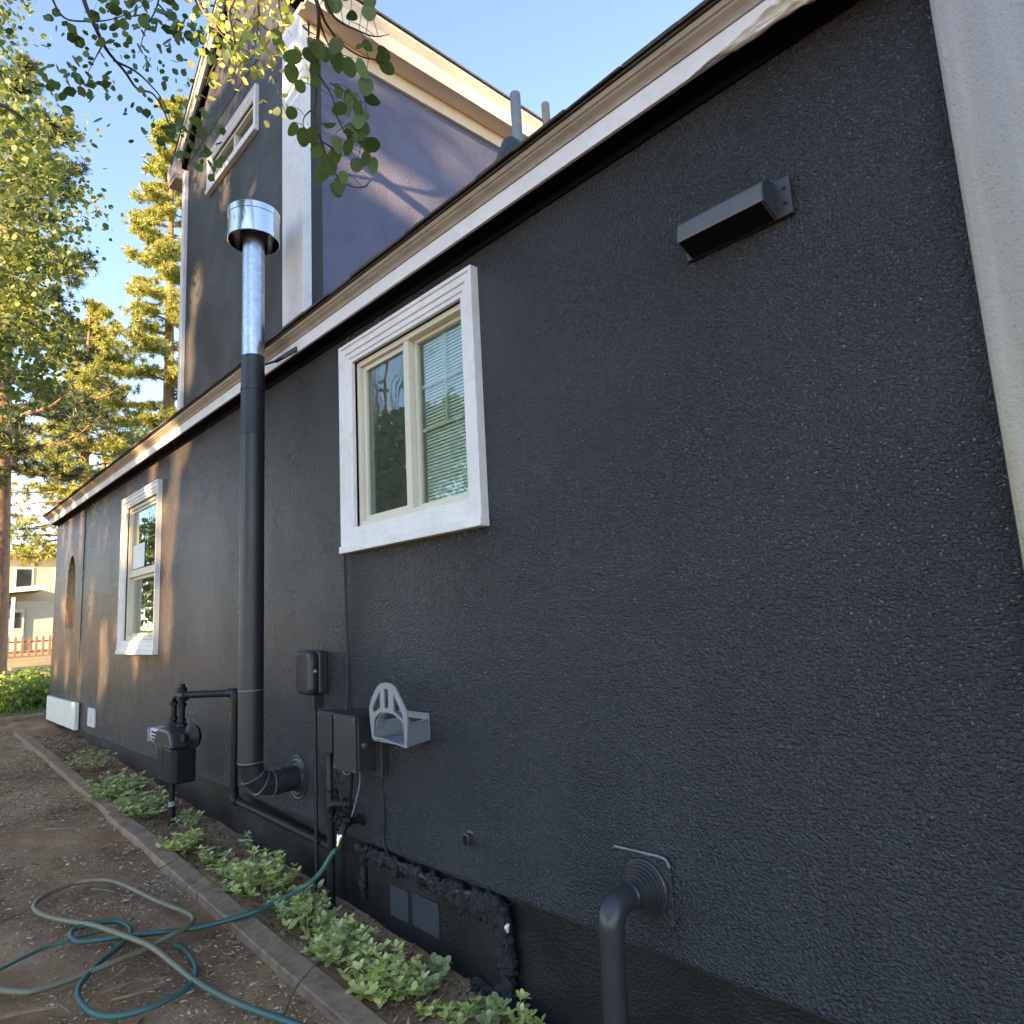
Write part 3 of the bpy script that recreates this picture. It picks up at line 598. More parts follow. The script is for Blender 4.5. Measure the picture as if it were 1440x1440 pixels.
# ------------------------------------------------------------------ access panel with lumpy sealant
ap = empty('access_panel', (-2.9, .02, -.42), 'painted crawlspace panel ringed with lumpy black sealant', 'access panel')
obj('panel', MB().box((-3.42, .012, -.46), (-2.33, .0275, -.06)), 'found', ap, bevel=.004)
for i, (xa_, za, xb_, zb) in enumerate(((-3.186, -.315, -3.035, -.180), (-2.984, -.312, -2.785, -.172))):
    v_ = obj('vent', MB().box((xa_-.006, .004, za-.006), (xb_+.006, .0115, za-.0001)).box((xa_-.006, .004, zb+.0001), (xb_+.006, .0115, zb+.006)).box((xa_-.006, .0041, za), (xa_-.0001, .0114, zb)).box((xb_+.0001, .0041, za), (xb_+.006, .0114, zb)), 'vent', ap)
    lv = MB(); n = 17
    for k in range(n):
        z = za+(zb-za)*(k+.1)/n; h = (zb-za)/n*.8; lv.add([(xa_, .003, z), (xb_, .003, z), (xb_, .0105, z+h), (xa_, .0105, z+h)], [(0, 1, 2, 3)])
    tag(obj('louvres', lv, 'vent', v_), kind='stuff')
def lump_mesh(seed):
    bm = bmesh.new(); bmesh.ops.create_icosphere(bm, subdivisions=3, radius=1); rr = random.Random(seed)
    from mathutils import noise as N
    for v in bm.verts:
        n_ = v.co.normalized(); v.co = n_*(1+.45*N.noise(n_*1.7+Vector((seed*3.1, 0, 0)))+.30*N.noise(n_*3.5+Vector((0, seed, 0)))+.12*N.noise(n_*9+Vector((seed, 0, 0))))
    me = bpy.data.meshes.new('lump'); bm.to_mesh(me); bm.free(); me.materials.append(M['mortar']); me.shade_smooth(); return me
LM = [lump_mesh(i) for i in range(6)]; random.seed(11)
def lump(x, z, s, y=-.005):
    o = bpy.data.objects.new('sealant_lump', random.choice(LM)); COL.objects.link(o); o.parent = ap
    o.location = Vector((x, y, z))-worldloc(ap); o.scale = (s*random.uniform(.8, 1.5), s*random.uniform(.5, .8), s*random.uniform(.7, 1.1)); o.rotation_euler = [random.uniform(0, 6) if k == 1 else random.uniform(-.6, .6) for k in range(3)]
for i in range(190):
    t = random.random(); x = -3.47+t*1.19; wd = .018+.04*t
    lump(x, -.035-.012*math.sin(3*t)-random.uniform(0, wd*1.6), random.uniform(.008, .026)*(1+.4*t), random.uniform(-.02, .004))
for i in range(34):
    t = i/33; lump(-2.30+random.uniform(-.022, .022), -.09-t*.37, random.uniform(.02, .036))
for i in range(16):
    t = i/15; lump(-3.46+random.uniform(-.012, .012), -.06-t*.24, random.uniform(.010, .022), .006)
for i in range(14): lump(random.uniform(-2.5, -2.25), random.uniform(-.46, -.41), random.uniform(.018, .035), random.uniform(-.02, 0))
bd = spline([(-3.47, .0, -.04)]+[(-3.42+.115*k, -.006+.006*math.sin(k*2.3), -.062-.012*math.sin(k*1.3)) for k in range(10)]+[(-2.33, -.002, -.075), (-2.30, .0, -.12), (-2.295, .004, -.25), (-2.30, .006, -.45)], 6)
obj('sealant_bead', MB().tube(bd, [.014+.004*math.sin(k*1.7)+.003*math.sin(k*4.1) for k in range(len(bd))], 10), 'mortar', ap, True)
obj('foam_bit', MB().tube([(-2.268, -.02, -.135), (-2.262, -.03, -.115), (-2.252, -.028, -.10)], [.007, .010, .006], 7), 'white', ap, True)

# ------------------------------------------------------------------ drain with boot
px_, pz_ = -1.545, .205
dp = empty('drain_pipe', (px_, -.22, -.45), 'black elbowed pipe leaving the wall through a ribbed boot', 'pipe')
prf = [(0, .092), (.010, .092), (.014, .086)]
for i in range(6):
    h = .014+i*.011; r0 = .086-i*.0075; prf += [(h+.001, r0), (h+.006, r0-.001), (h+.0065, r0-.007), (h+.010, r0-.0075)]
prf += [(.095, .044), (.10, .040)]
obj('boot', MB().lathe((px_, -.012, pz_), (0, -1, 0), prf, 40), 'pvc', dp, True, angle=25)
obj('base_plate', plate([(px_-.125, pz_-.115), (px_+.085, pz_-.115), (px_+.105, pz_-.095), (px_+.105, pz_+.085), (px_+.085, pz_+.108), (px_-.125, pz_+.108)], [], lambda u, v, d: (u, -.001-d, v), .011), 'stucco', dp, bevel=.006)
obj('caulk_bead', MB().tube(spline([(px_-.13, -.012, pz_+.107), (px_-.02, -.013, pz_+.110), (px_+.08, -.013, pz_+.110), (px_+.104, -.012, pz_+.085)], 5), .0042, 8), 'ventgrey', dp, True)
rP = .040; ey = -.20
ep = spline([(px_, -.10, pz_), (px_, -.14, pz_), (px_, -.185, pz_-.012), (px_, -.208, pz_-.045), (px_, -.21, pz_-.09)], 6)
obj('elbow', MB().tube(ep, [rP]*3+[rP+.004]*(len(ep)-3), 24), 'pvc', dp, True)
obj('pipe', MB().tube([(px_, -.21, pz_-.088), (px_-.012, -.213, -.60)], rP, 24), 'pvc', dp, True)
obj('coupling', MB().lathe((px_-.010, -.213, -.27), (0, 0, 1), [(-.25, rP+.005), (-.002, rP+.005), (0, rP)], 24), 'pvc', dp, True)
o = obj('pipe_stub', MB().lathe((-2.51, .0, .175), (0, -1, .05), [(-.004, .036), (.004, .036), (.006, .026), (.03, .026), (.031, .020), (.012, .019)], 20), 'pvc', None, True)
tag(o, 'small round capped pipe stub in the dark wall', 'pipe')

# ------------------------------------------------------------------ wall sconce
sc_ = empty('wall_light', (-.98, -.05, 2.34), 'long black shrouded wall light under the eave', 'wall light')
xa, xb = -1.135, -.83
boxpart('back_plate', (xa-.02, -.022, 2.335), (xb+.055, -.0006, 2.462), 'boxgrey', sc_, .003)
prof = [(-.0225, 2.458), (-.05, 2.458), (-.075, 2.450), (-.094, 2.432), (-.103, 2.408), (-.105, 2.368), (-.0225, 2.338)]
obj('shroud', MB().prism(prof, 0, xa, xb), 'sky_sheen', sc_, bevel=.0025)
obj('lamp_opening', MB().add([(xa+.006, -.1045, 2.3655), (xb-.006, -.1045, 2.3655), (xb-.006, -.024, 2.3355), (xa+.006, -.024, 2.3355), (xa+.006, -.1035, 2.3675), (xb-.006, -.1035, 2.3675), (xb-.006, -.024, 2.340), (xa+.006, -.024, 2.340)], [(0, 3, 2, 1), (4, 5, 6, 7), (0, 1, 5, 4), (1, 2, 6, 5), (2, 3, 7, 6), (3, 0, 4, 7)]), 'soffit', sc_)
obj('end_cap', MB().prism([(y*1.0+.0006, z) for y, z in prof], 0, xb+.0004, xb+.004), 'pvc', sc_)
for z in (2.375, 2.425): obj('screw', MB().lathe((xb+.035, -.0222, z), (0, -1, 0), [(0, .006), (.003, .006), (.004, .003)], 10), 'blackiron', sc_, True)

# masking film hanging off the fascia
vf = MB(); nu, nv = 60, 22; random.seed(5)
from mathutils import noise as N
for i in range(nu+1):
    u = i/nu
    for j in range(nv+1):
        v = j/nv; x = -1.02+u*1.0; taper = min(1, u*1.25)
        fold = N.noise((x*9+v*3, v*5, .3))*.022+N.noise((x*24, v*14+x*8, 2))*.009+abs(N.noise((x*13-v*6, v*3, 5)))*.016
        z = 2.915+.085*taper*(1-v)-.055*v*taper+.02*N.noise((x*7, 0, 9))*v
        y = -.119-fold*taper*2.8-.020*math.sin(math.pi*v)*taper+.05*max(0, v-.8)
        vf.v.append((x, y, z))
vf.f = [(i*(nv+1)+j, (i+1)*(nv+1)+j, (i+1)*(nv+1)+j+1, i*(nv+1)+j+1) for i in range(nu) for j in range(nv)]
o = obj('masking_film', vf, 'vinyl', None, True, angle=180); tag(o, 'crumpled translucent masking film hanging on the fascia', 'masking film')
s_ = o.modifiers.new('solid', 'SOLIDIFY'); s_.thickness = .0012

# roof vent stacks
def stack(label, x, y, ztop, r_, mat, cone):
    b = roofz(y); e = empty('roof_vent', (x, y, b), label, 'vent pipe', 'vent pipes on the roof')
    obj('pipe', MB().lathe((x, y, b-.1), (0, 0, 1), [(0, r_), (ztop-b+.094, r_), (ztop-b+.1, r_-.004)], 20), mat, e, True)
    if cone:
        obj('flashing', MB().lathe((x, y, b), (0, -.3, 1), [(-.06, .14), (.06, .125), (.15, .075), (.20, r_+.014), (.215, r_)], 24), 'boxgrey', e, True)
        obj('flashing_plate', MB().prism([(y-.2, roofz(y-.2)+.012), (y+.2, roofz(y+.2)+.012), (y+.2, roofz(y+.2)+.016), (y-.2, roofz(y-.2)+.016)], 0, x-.16, x+.16), 'ventgrey', e)
p1 = W(729, 215, .12); p2 = W(727, 129, .12); stack('tall grey vent pipe with a dark boot on the roof edge', p1.x, .12, p2.z, .026, 'ventgrey', True)
p1 = W(769, 180, .45); p2 = W(770, 143, .45); stack('short rusty vent pipe behind the grey one', p1.x, .45, p2.z, .022, 'brownpipe', False)

# small things at the far corner
o = boxpart('cover_panel', (-12.36, -.062, -.01), (-10.42, -.012, .33), 'nwhite', None, .006); tag(o, 'plain off-white cover panel at the far foot of the wall', 'panel')
wv = empty('wall_vent', (-9.75, 0, .06), 'small white louvred vent low on the wall', 'vent')
obj('frame', plate(rect(-9.90, -9.56, .085, .30), [rect(-9.86, -9.60, .105, .28)], lambda u, v, d: (u, -.002-d, v), .02), 'white', wv, bevel=.002)
for i in range(3): boxpart('slat', (-9.855+.088*i, -.016, .106), (-9.855+.088*i+.06, -.004, .279), 'white', wv, .001)

# ------------------------------------------------------------------ edging boards
random.seed(2)
xs = [-11.6, -9.0, -6.45, -4.35, -2.1, .6]
lab = ['weathered edging board, farthest of the row beyond the gas meter', 'weathered edging board beside the far plants', 'weathered edging board level with the gas meter', 'weathered edging board crossed by the hose', 'weathered edging board nearest the camera']
for i in range(5):
    a, b = xs[i]+.006, xs[i+1]-.006; y0 = -.545+random.uniform(-.012, .012); mb = MB(); n = 14; ww = .12 if i > 1 else .105
    for k in range(n+1):
        t = k/n; x = a+(b-a)*t; zz = gz(x)+.012+.006*N.noise((x*1.5, 0, i)); yo = y0+.012*N.noise((x, 3, i))
        for (yy, dz) in ((0, -.09), (0, -.006), (.008, 0), (ww-.008, .002), (ww, -.005), (ww, -.09)): mb.v.append((x, yo+yy+.003*N.noise((x*9, yy*20, 4)), zz+dz))
    for k in range(n):
        for q in range(6): mb.f.append((k*6+q, k*6+(q+1) % 6, k*6+6+(q+1) % 6, k*6+6+q))
    mb.f += [tuple(range(5, -1, -1)), tuple(range(n*6, n*6+6))]
    tag(obj('edging_board', mb, 'wood_edge', None), lab[i], 'edging board', 'edging boards along the bed')

# ------------------------------------------------------------------ hoses
def gpt(x, y, h=0): return G(x, y, .012+h)
c5 = lambda x, y, h=0: gpt(x/3, 1000+y/3, h)
con = Vector((-3.425, -.137, .05)); end1 = Vector((-3.44, -.155, -.03))
pts = [con+Vector((0, 0, .012)), Vector((-3.428, -.145, .01)), end1, W(470, 1197, -.185), W(450, 1228, -.24), W(425, 1249, -.32), c5(1180, 800, .05), c5(1080, 845, .03), c5(940, 888, .01), c5(810, 918), c5(650, 937, .014), c5(520, 950), c5(400, 967), c5(325, 972), c5(298, 948), c5(318, 918), c5(400, 897), c5(490, 888), c5(545, 912), c5(545, 950, -.004), c5(495, 1000, -.004), c5(430, 1052), c5(372, 1112), c5(332, 1170), c5(335, 1220), c5(390, 1272), c5(480, 1287), c5(600, 1262), c5(720, 1212), c5(800, 1160), c5(826, 1110), c5(818, 1060, -.006), c5(780, 1010, -.014), c5(740, 985, -.03)]
hA = empty('garden_hose', (-3.9, -.7, gz(-3.9)), 'teal garden hose screwed to the spigot and looped on the dirt', 'hose')
obj('tube', MB().tube(spline(pts, 8), .0125, 12), 'hose', hA, True)
obj('fitting', MB().lathe((-3.426, -.142, .052), (-.05, -.22, -1), [(-.006, .017), (.004, .019), (.024, .019), (.026, .015), (.05, .0145), (.052, .0128)], 12), 'bright', hA)
pts = [c5(1420, 1385), c5(1240, 1318), c5(1000, 1232), c5(830, 1142, .006), c5(740, 1072, .018), c5(640, 995, .024), c5(540, 953, .02), c5(400, 905, .012), c5(300, 888), c5(220, 872), c5(165, 852), c5(143, 828), c5(160, 800), c5(200, 772), c5(262, 745), c5(330, 722), c5(450, 714), c5(540, 742), c5(660, 800), c5(780, 848), c5(815, 876), c5(792, 910, .012), c5(730, 942, .02), c5(640, 990, .004), c5(600, 1012), c5(480, 1060, .008), c5(300, 1132), c5(150, 1180), c5(90, 1186), c5(0, 1178), c5(-160, 1170)]
hB = empty('garden_hose', (-4.1, -1.0, gz(-4.1)), 'faded tan and green garden hose lying on the dirt, loose end', 'hose')
obj('tube', MB().tube(spline(pts, 8), .0135, 12), 'hose_old', hB, True)
pts = [c5(500, 940, -.004), c5(440, 925), c5(360, 945), c5(280, 972), c5(200, 995), c5(120, 1030), c5(40, 1070), c5(-20, 1098), c5(-160, 1150)]
o = obj('thin_hose', MB().tube(spline(pts, 6), .008, 8), 'hose', None, True); tag(o, 'thin green hose trailing off to the left behind the coils', 'hose')

# ------------------------------------------------------------------ leaves and plants
def leaf_mesh(name, ln, wd, mats, rim=0., fold=.12, n=10):
    vs = []; fs = []; mi = []
    def ol(s):
        out = []
        for k in range(n):
            a = 2*math.pi*k/n; x = .5-.5*math.cos(a); y = math.sin(a)*.5*(1-.25*x)
            out.append(((.5+(x-.5)*s)*ln, y*wd*s, (abs(y)*fold-.10*(x-.5)**2)*ln))
        return out
    if rim:
        vs = ol(1)+ol(1-rim); fs = [(k, (k+1) % n, n+(k+1) % n, n+k) for k in range(n)]+[tuple(range(n, 2*n))]; mi = [1]*n+[0]
    else: vs = ol(1); fs = [tuple(range(n))]; mi = [0]
    me = bpy.data.meshes.new(name); me.from_pydata(vs, [], fs); me.update()
    for m_ in mats: me.materials.append(M[m_])
    for p, i in zip(me.polygons, mi): p.material_index = i
    me.shade_smooth(); return me
LF = {'lime': leaf_mesh('leaf_lime', 1, .62, ['lime', 'cream'], .16), 'sage': leaf_mesh('leaf_sage', 1, .62, ['sage', 'cream'], .22), 'round': leaf_mesh('leaf_round', 1, .95, ['sage', 'cream'], .14, .05), 'aspen': leaf_mesh('leaf_aspen', 1, .98, ['aspen'], 0, .06, 14), 'pale': leaf_mesh('leaf_pale', 1, .55, ['cream', 'sage'], .3)}
def leaf(parent, kind, loc, size, d, roll=0):
    o = bpy.data.objects.new('leaf', LF[kind]); COL.objects.link(o); o.parent = parent
    q = Vector(d).normalized().to_track_quat('X', 'Z'); o.rotation_mode = 'QUATERNION'; o.rotation_quaternion = q @ Euler((roll, 0, 0)).to_quaternion()
    o.location = Vector(loc)-worldloc(parent); o.scale = (size,)*3; return o
def leaf_batch(kinds, items, name, parent, mats):
    """many leaves joined into one mesh: items = (kind, loc, size, dir, roll)"""
    mb = MB(); idx = []
    for kind, loc, size, d, roll in items:
        me = LF[kind]; q = (Vector(d).normalized().to_track_quat('X', 'Z') @ Euler((roll, 0, 0)).to_quaternion()).to_matrix()
        mb.add([Vector(loc)+q @ (v.co*size) for v in me.vertices], [tuple(p.vertices) for p in me.polygons])
        idx += [mats.index(me.materials[p.material_index].name) for p in me.polygons]
    me = bpy.data.meshes.new(name); me.from_pydata(mb.v, [], mb.f); me.update()
    o = link(name, me, None, parent)
    for m_ in mats: me.materials.append(bpy.data.materials[m_])
    for p, i in zip(me.polygons, idx): p.material_index = i
    me.shade_smooth(); return o
def plant(label, base, rad, hgt, nst, kind, size, single=True, group='leafy plants in the bed', lean=1.0):
    e = empty('plant', base, label, 'plant', group); items = []; stm = MB()
    for s in range(nst):
        a = random.uniform(0, 6.283); rr = rad*math.sqrt(random.random()); tip = base+Vector((math.cos(a)*rr, math.sin(a)*rr*.75, hgt*random.uniform(.45, 1.0)*(1-.45*(rr/rad)**2)))
        if tip.y > -.03: tip.y = -.03-random.random()*.03
        b0 = base+Vector((math.cos(a)*rr*.45, math.sin(a)*rr*.35, -.01)); b0.y = min(b0.y, -.02)
        mid = (b0+tip)/2+Vector((random.uniform(-.02, .02), random.uniform(-.02, .02), .01)); stm.tube([b0, mid, tip], [.0028, .0022, .0014], 5)
        npair = random.choice((2, 3, 3)); k0 = random.uniform(0, 6.28)
        for p in range(npair):
            t = 1-.28*p; pos = b0.lerp(tip, t)
            for q in range(2 if p else 4):
                an = k0+p*1.57+q*(3.1416 if p else 1.5708)+random.uniform(-.3, .3); el = random.uniform(-.1, .5) if p else random.uniform(.15, .8)
                d = Vector((math.cos(an)*math.cos(el), math.sin(an)*math.cos(el), math.sin(el))); kd = kind if isinstance(kind, str) else random.choice(kind)
                items.append((kd, pos, size*random.uniform(.65, 1.15)*(.75 if not p else 1), d, random.uniform(-.4, .4)))
    obj('stem', stm, 'sage', e)
    items.sort(key=lambda it: -it[2])
    one = items[:int(single)] if single is not True else items
    for it in one: leaf(e, it[0], it[1], it[2], it[3], it[4])
    rest = items[len(one):]
    if rest: 
        o = leaf_batch(None, rest, 'foliage', e, ['lime_leaf', 'cream_leaf_edge', 'sage_leaf']); tag(o, kind='stuff')
    return e
random.seed(21)
def gp(x, y): 
    p = G(x, y); p.z = gz(p.x)-.02; p.y = min(p.y, -.06); return p
plant('bright lime bushy plant nearest the edging board', gp(540, 1390), .21, .18, 46, 'lime', .052, 110)
plant('lime plant in front of the louvred foundation vents', gp(485, 1345), .19, .19, 36, ('lime', 'lime', 'sage'), .052, 80)
plant('grey green variegated plant the hose passes over', gp(432, 1300), .21, .20, 36, ('sage', 'sage', 'lime'), .055, 80)
plant('broad lime green clump below the flue elbow', gp(365, 1248), .28, .22, 60, ('lime', 'lime', 'sage'), .055, 100)
plant('small lime clump at the foot of the gas meter', gp(258, 1192), .20, .14, 26, 'lime', .05, 30)
plant('lime shoots right of the round leaves', gp(765, 1428), .07, .14, 9, 'lime', .045, True)
plant('low round leaved plant at the bottom edge', gp(690, 1432), .10, .09, 10, 'round', .05, True)
plant('lime seedlings left of the round leaves', gp(640, 1432), .09, .07, 9, 'lime', .04, True)
plant('sparse grey leaved plant under the louvred vents', gp(610, 1380), .10, .12, 8, 'round', .05, True)
plant('pale sprig by the gas riser', gp(262, 1162), .13, .18, 10, ('pale', 'sage'), .055, 20)
plant('grey green clump left of the gas riser', gp(205, 1140), .32, .20, 44, ('sage', 'sage', 'lime', 'pale'), .055, 30)
plant('long grey green clump along the far bed', gp(165, 1112), .34, .20, 42, ('sage', 'pale', 'lime'), .055, 20)
plant('yellow green clump beside the far edging board', gp(150, 1122), .25, .12, 28, ('lime', 'sage'), .05, 20)
plant('grey leaved plant farthest along the bed', gp(128, 1078), .30, .20, 30, ('sage', 'pale'), .055, 10)
plant('straggly sage plant between the meter and the flue', gp(300, 1206), .16, .10, 14, ('sage', 'lime'), .05, 20)
plant('pale two leaved seedling against the foundation', gp(368, 1190), .05, .16, 3, 'pale', .055, True)

for lb, px0, py0, rr_, hh_, n_, kd in (('low lime growth between the flue clump and the hose', 405, 1275, .16, .10, 22, ('lime', 'sage')), ('low lime growth beside the edging under the hose', 455, 1325, .17, .09, 22, 'lime'), ('low lime growth at the right of the brightest bush', 575, 1392, .12, .10, 14, ('lime', 'sage')), ('low creeping growth left of the flue clump', 320, 1225, .18, .08, 20, ('lime', 'sage')), ('tiny weed sprouting between the two bottom plants', 600, 1420, .05, .05, 5, 'lime')):
    plant(lb, gp(px0, py0), rr_, hh_, n_, kd, .045, 30)
# litter: dead leaves and wood chips that nobody could count
def scatter(name, n, fn, sz, mat, label, flat=.25):
    pts = np.array([fn() for _ in range(n)]); s = sz*rng.uniform(.5, 1.5, n); a = rng.uniform(0, 6.283, n); asp = rng.uniform(.15, .6, n)
    u = np.stack([np.cos(a), np.sin(a), rng.normal(0, flat, n)], 1); v = np.stack([-np.sin(a), np.cos(a), rng.normal(0, flat, n)], 1)
    U = u*s[:, None]; V = v*(s*asp)[:, None]; h = np.array([0, 0, 1.])*(s*.25)[:, None]
    vs = np.stack([pts-U, pts-V*.8, pts+U, pts+V, pts+h], 1).reshape(-1, 3); o = np.arange(n)[:, None]*5
    fs = np.concatenate([o+np.array(q) for q in ([0, 1, 4], [1, 2, 4], [2, 3, 4], [3, 0, 4])], 0)
    me = bpy.data.meshes.new(name); me.from_pydata(vs.tolist(), [], fs.tolist()); me.update(); ob = link(name, me, mat); return tag(ob, label, 'debris', kind='stuff')
def f_dirt():
    while True:
        x = random.uniform(-12, 0); y = -.56-abs(random.gauss(0, .75)); 
        if N.noise((x*1.6, y*1.6, 5))+random.uniform(-.5, .5) > -.05: return (x, y, gh(x, y)+.002)
def f_bed():
    x = random.uniform(-11, -.5); y = random.uniform(-.42, -.0); return (x, y, gh(x, y)+.004)
scatter('wood_chips', 17000, f_dirt, .0085, 'chips', 'wood chips and pine debris scattered over the dirt')
scatter('bark_mulch', 3000, f_dirt, .017, 'chips', 'larger bark flakes scattered over the dirt')
scatter('dead_leaves', 5200, f_bed, .019, 'dead', 'dead leaves and litter lying in the planting bed', .5)
nn = 7000; q_ = np.array([f_dirt() for _ in range(nn)]); a = rng.uniform(0, 6.28, nn); L_ = rng.uniform(.015, .045, nn)[:, None]; d_ = np.stack([np.cos(a), np.sin(a), rng.normal(0, .08, nn)], 1); e_ = np.stack([-np.sin(a), np.cos(a), a*0], 1)*.0011
vs = np.stack([q_-d_*L_-e_, q_-d_*L_+e_, q_+d_*L_+e_*.5+np.array([0, 0, .003]), q_+d_*L_-e_*.5+np.array([0, 0, .003])], 1).reshape(-1, 3); me = bpy.data.meshes.new('pine_needles'); me.from_pydata(vs.tolist(), [], np.arange(4*nn).reshape(-1, 4).tolist()); me.update()
tag(link('pine_needles', me, 'chips'), 'dry pine needles scattered over the dirt', 'debris', kind='stuff')
random.seed(4)
def stick(label, a, b, r_, mat='stick', bend=.02):
    a = Vector(a); b = Vector(b); m_ = (a+b)/2+Vector((random.uniform(-bend, bend), random.uniform(-bend, bend), .004))
    tag(obj('stick', MB().tube(spline([a, m_, b], 5), [r_*(1-.05*i) for i in range(11)], 7), mat, None, True), label, 'stick', 'fallen sticks')
stick('thin bare stick leaning on the nearest edging board', c5(1195, 1285, .0), c5(1335, 1062, .03), .006)
stick('thick reddish stick at the bottom left edge', c5(-40, 1300), c5(250, 1245, .01), .014, 'pinebark')
stick('pale broken stick beside the thick reddish one', c5(240, 1235, .02), c5(300, 1272, .01), .007, 'twig_pale')
stick('pale twig inside the upper hose loop', c5(385, 750), c5(480, 763), .005, 'twig_pale')
stick('thin twig leaning out of the hose coil', c5(500, 845), c5(560, 905, .02), .005)
stick('twig lying across the far dirt', c5(190, 500), c5(320, 495), .005, 'twig_pale')
stick('dark forked twig left of the upper hose loop', c5(-20, 905), c5(200, 815), .005)
stick('brown twig in the bed by the lime plant', W(450, 1372, -.4), W(520, 1378, -.3), .005)
stick('curved twig on the middle edging board', c5(665, 670, .02), c5(770, 605, .03), .004)
for i, (a, b) in enumerate((((400, 1200), (640, 1110)), ((520, 1190), (690, 1120)), ((380, 1180), (540, 1090)), ((470, 1220), (700, 1150)))):
    stick(['reddish twig within the lower hose loop, leftmost', 'short reddish twig within the lower hose loop', 'dark twig crossing the lower hose loop', 'long reddish twig under the hose strands'][i], c5(*a), c5(*b, .015), .006, 'pinebark')

# ------------------------------------------------------------------ trees
def leaf_cloud(name, pts, size, mat, parent, shape='round', up=.0):
    n = len(pts); s = size*rng.uniform(.6, 1.3, n)
    d = rng.normal(size=(n, 3)); d /= np.linalg.norm(d, axis=1)[:, None]; e = rng.normal(size=(n, 3)); e -= d*(e*d).sum(1)[:, None]; e /= np.linalg.norm(e, axis=1)[:, None]
    if shape == 'round': ring = [(-.5, 0), (-.3, .38), (.1, .45), (.5, 0), (.1, -.45), (-.3, -.38)]
    else: ring = [(-.5, .0), (0, .28), (.5, 0), (0, -.28)]
    vs = np.stack([pts+d*(a*s)[:, None]+e*(b*s)[:, None] for a, b in ring], 1).reshape(-1, 3); k = len(ring)
    fs = (np.arange(n)[:, None]*k+np.arange(k)).tolist()
    me = bpy.data.meshes.new(name); me.from_pydata(vs.tolist(), [], fs); me.update(); return link(name, me, mat, parent)
def clumps(ell, ncl, per, sig, shell=.35):
    out = []; cs = []
    for c, r_ in ell:
        c = np.array(c); r_ = np.array(r_)
        for _ in range(ncl):
            v = rng.normal(size=3); v /= np.linalg.norm(v); q = c+v*r_*(shell+(1-shell)*rng.random()**.5); cs.append(q)
            out.append(q+rng.normal(size=(per, 3))*sig*rng.uniform(.6, 1.3))
    return np.concatenate(out), cs
def tree(label, base, hgt, r0, ell, ncl, per, sig, lsize, leafm, barkm, group, twigs=True, lean=(0, 0), shape='round'):
    base = Vector(base); e = empty('tree', base, label, 'tree', group)
    tp = [base+Vector((lean[0]*t+.06*math.sin(5*t), lean[1]*t+.05*math.cos(4*t)-.05, hgt*t)) for t in np.linspace(0, 1, 9)]
    tp[0].z -= .2
    obj('trunk', MB().tube(tp, [r0*(1-.85*i/8) for i in range(9)], 12), barkm, e, True)
    pts, cs = clumps(ell, ncl, per, sig)
    br = MB()
    for c in cs:
        if random.random() > .2: continue
        c = Vector(c); h = min(max((c.z-base.z-.5)/hgt*.8, .2), .97); a = tp[0].lerp(tp[-1], h); i = min(int(h*8), 7); a = tp[i].lerp(tp[i+1], h*8-i)
        L = (c-a).length; m_ = a.lerp(c, .5)+Vector((random.uniform(-.1, .1), random.uniform(-.1, .1), .12*L*random.uniform(-.3, 1)))
        rr = r0*.15*min(1, L/2.5); br.tube(spline([a, m_, c], 4), [rr*(1-.88*k/8) for k in range(9)], 6)
    obj('branch', br, barkm if twigs is True else 'twig', e, True)
    cr = leaf_cloud('crown', pts, lsize, leafm, e, shape); return e
# aspens on the left
random.seed(8); rng = np.random.default_rng(8)
tree('leafy aspen at the left edge overhanging the yard', (-8.6, -3.0, gz(-8.6)), 8.5, .11, [((-7.9, -1.95, 5.5), (1.3, .9, 2.5)), ((-8.3, -2.2, 7.2), (1.5, 1.1, 1.6)), ((-8.8, -2.3, 3.6), (1.0, .75, 1.2)), (tuple(P(15, 470, 8.6)), (.95, .5, .8)), (tuple(P(35, 280, 8.6)), (1.0, .6, 1.0))], 105, 24, .11, .054, 'aspen_far', 'bark', 'leafy trees')
tree('taller aspen behind the one at the left edge', (-13.0, -2.6, gz(-13)), 9, .13, [((-12.8, -1.7, 6.2), (1.7, 1.2, 2.8)), ((-12.6, -1.9, 9.0), (1.9, 1.3, 2.0))], 100, 26, .14, .066, 'aspen_far', 'bark', 'leafy trees')
# unseen trees for shade and pane reflections; crown gaps cut to place sun patches
GAPS = []                              # (point on the house, half width, half height)
for (x_, y_, a_, b_) in ((233, 862, .20, .42), (236, 765, .16, .30), (243, 700, .12, .2), (254, 628, .26, .17), (216, 650, .16, .12), (148, 735, .16, .30), (146, 670, .10, .15), (241, 610, .2, .14), (160, 600, .1, .1)):
    GAPS.append((W(x_, y_, 0), a_+.12, b_+.12))
gr_ = random.Random(77)
for _ in range(34): GAPS.append((Vector((gr_.uniform(-12.2, -6.7), 0, gr_.uniform(.5, 2.9))), gr_.uniform(.12, .2), gr_.uniform(.25, .6)))
GAPS += [(Vector((-3.25, 0, 3.80)), .45, .45), (Vector((-6.3, 0, 4.35)), .22, .3), (Vector((-6.45, 0, 3.7)), .22, .42), (Vector((-5.6, 0, 4.95)), .18, .25), (Vector((-5.0, 0, 4.7)), .15, .2), (Vector((-6.2, 0, 5.5)), .25, .25), (Vector((-4.2, 0, 5.1)), .2, .25)]
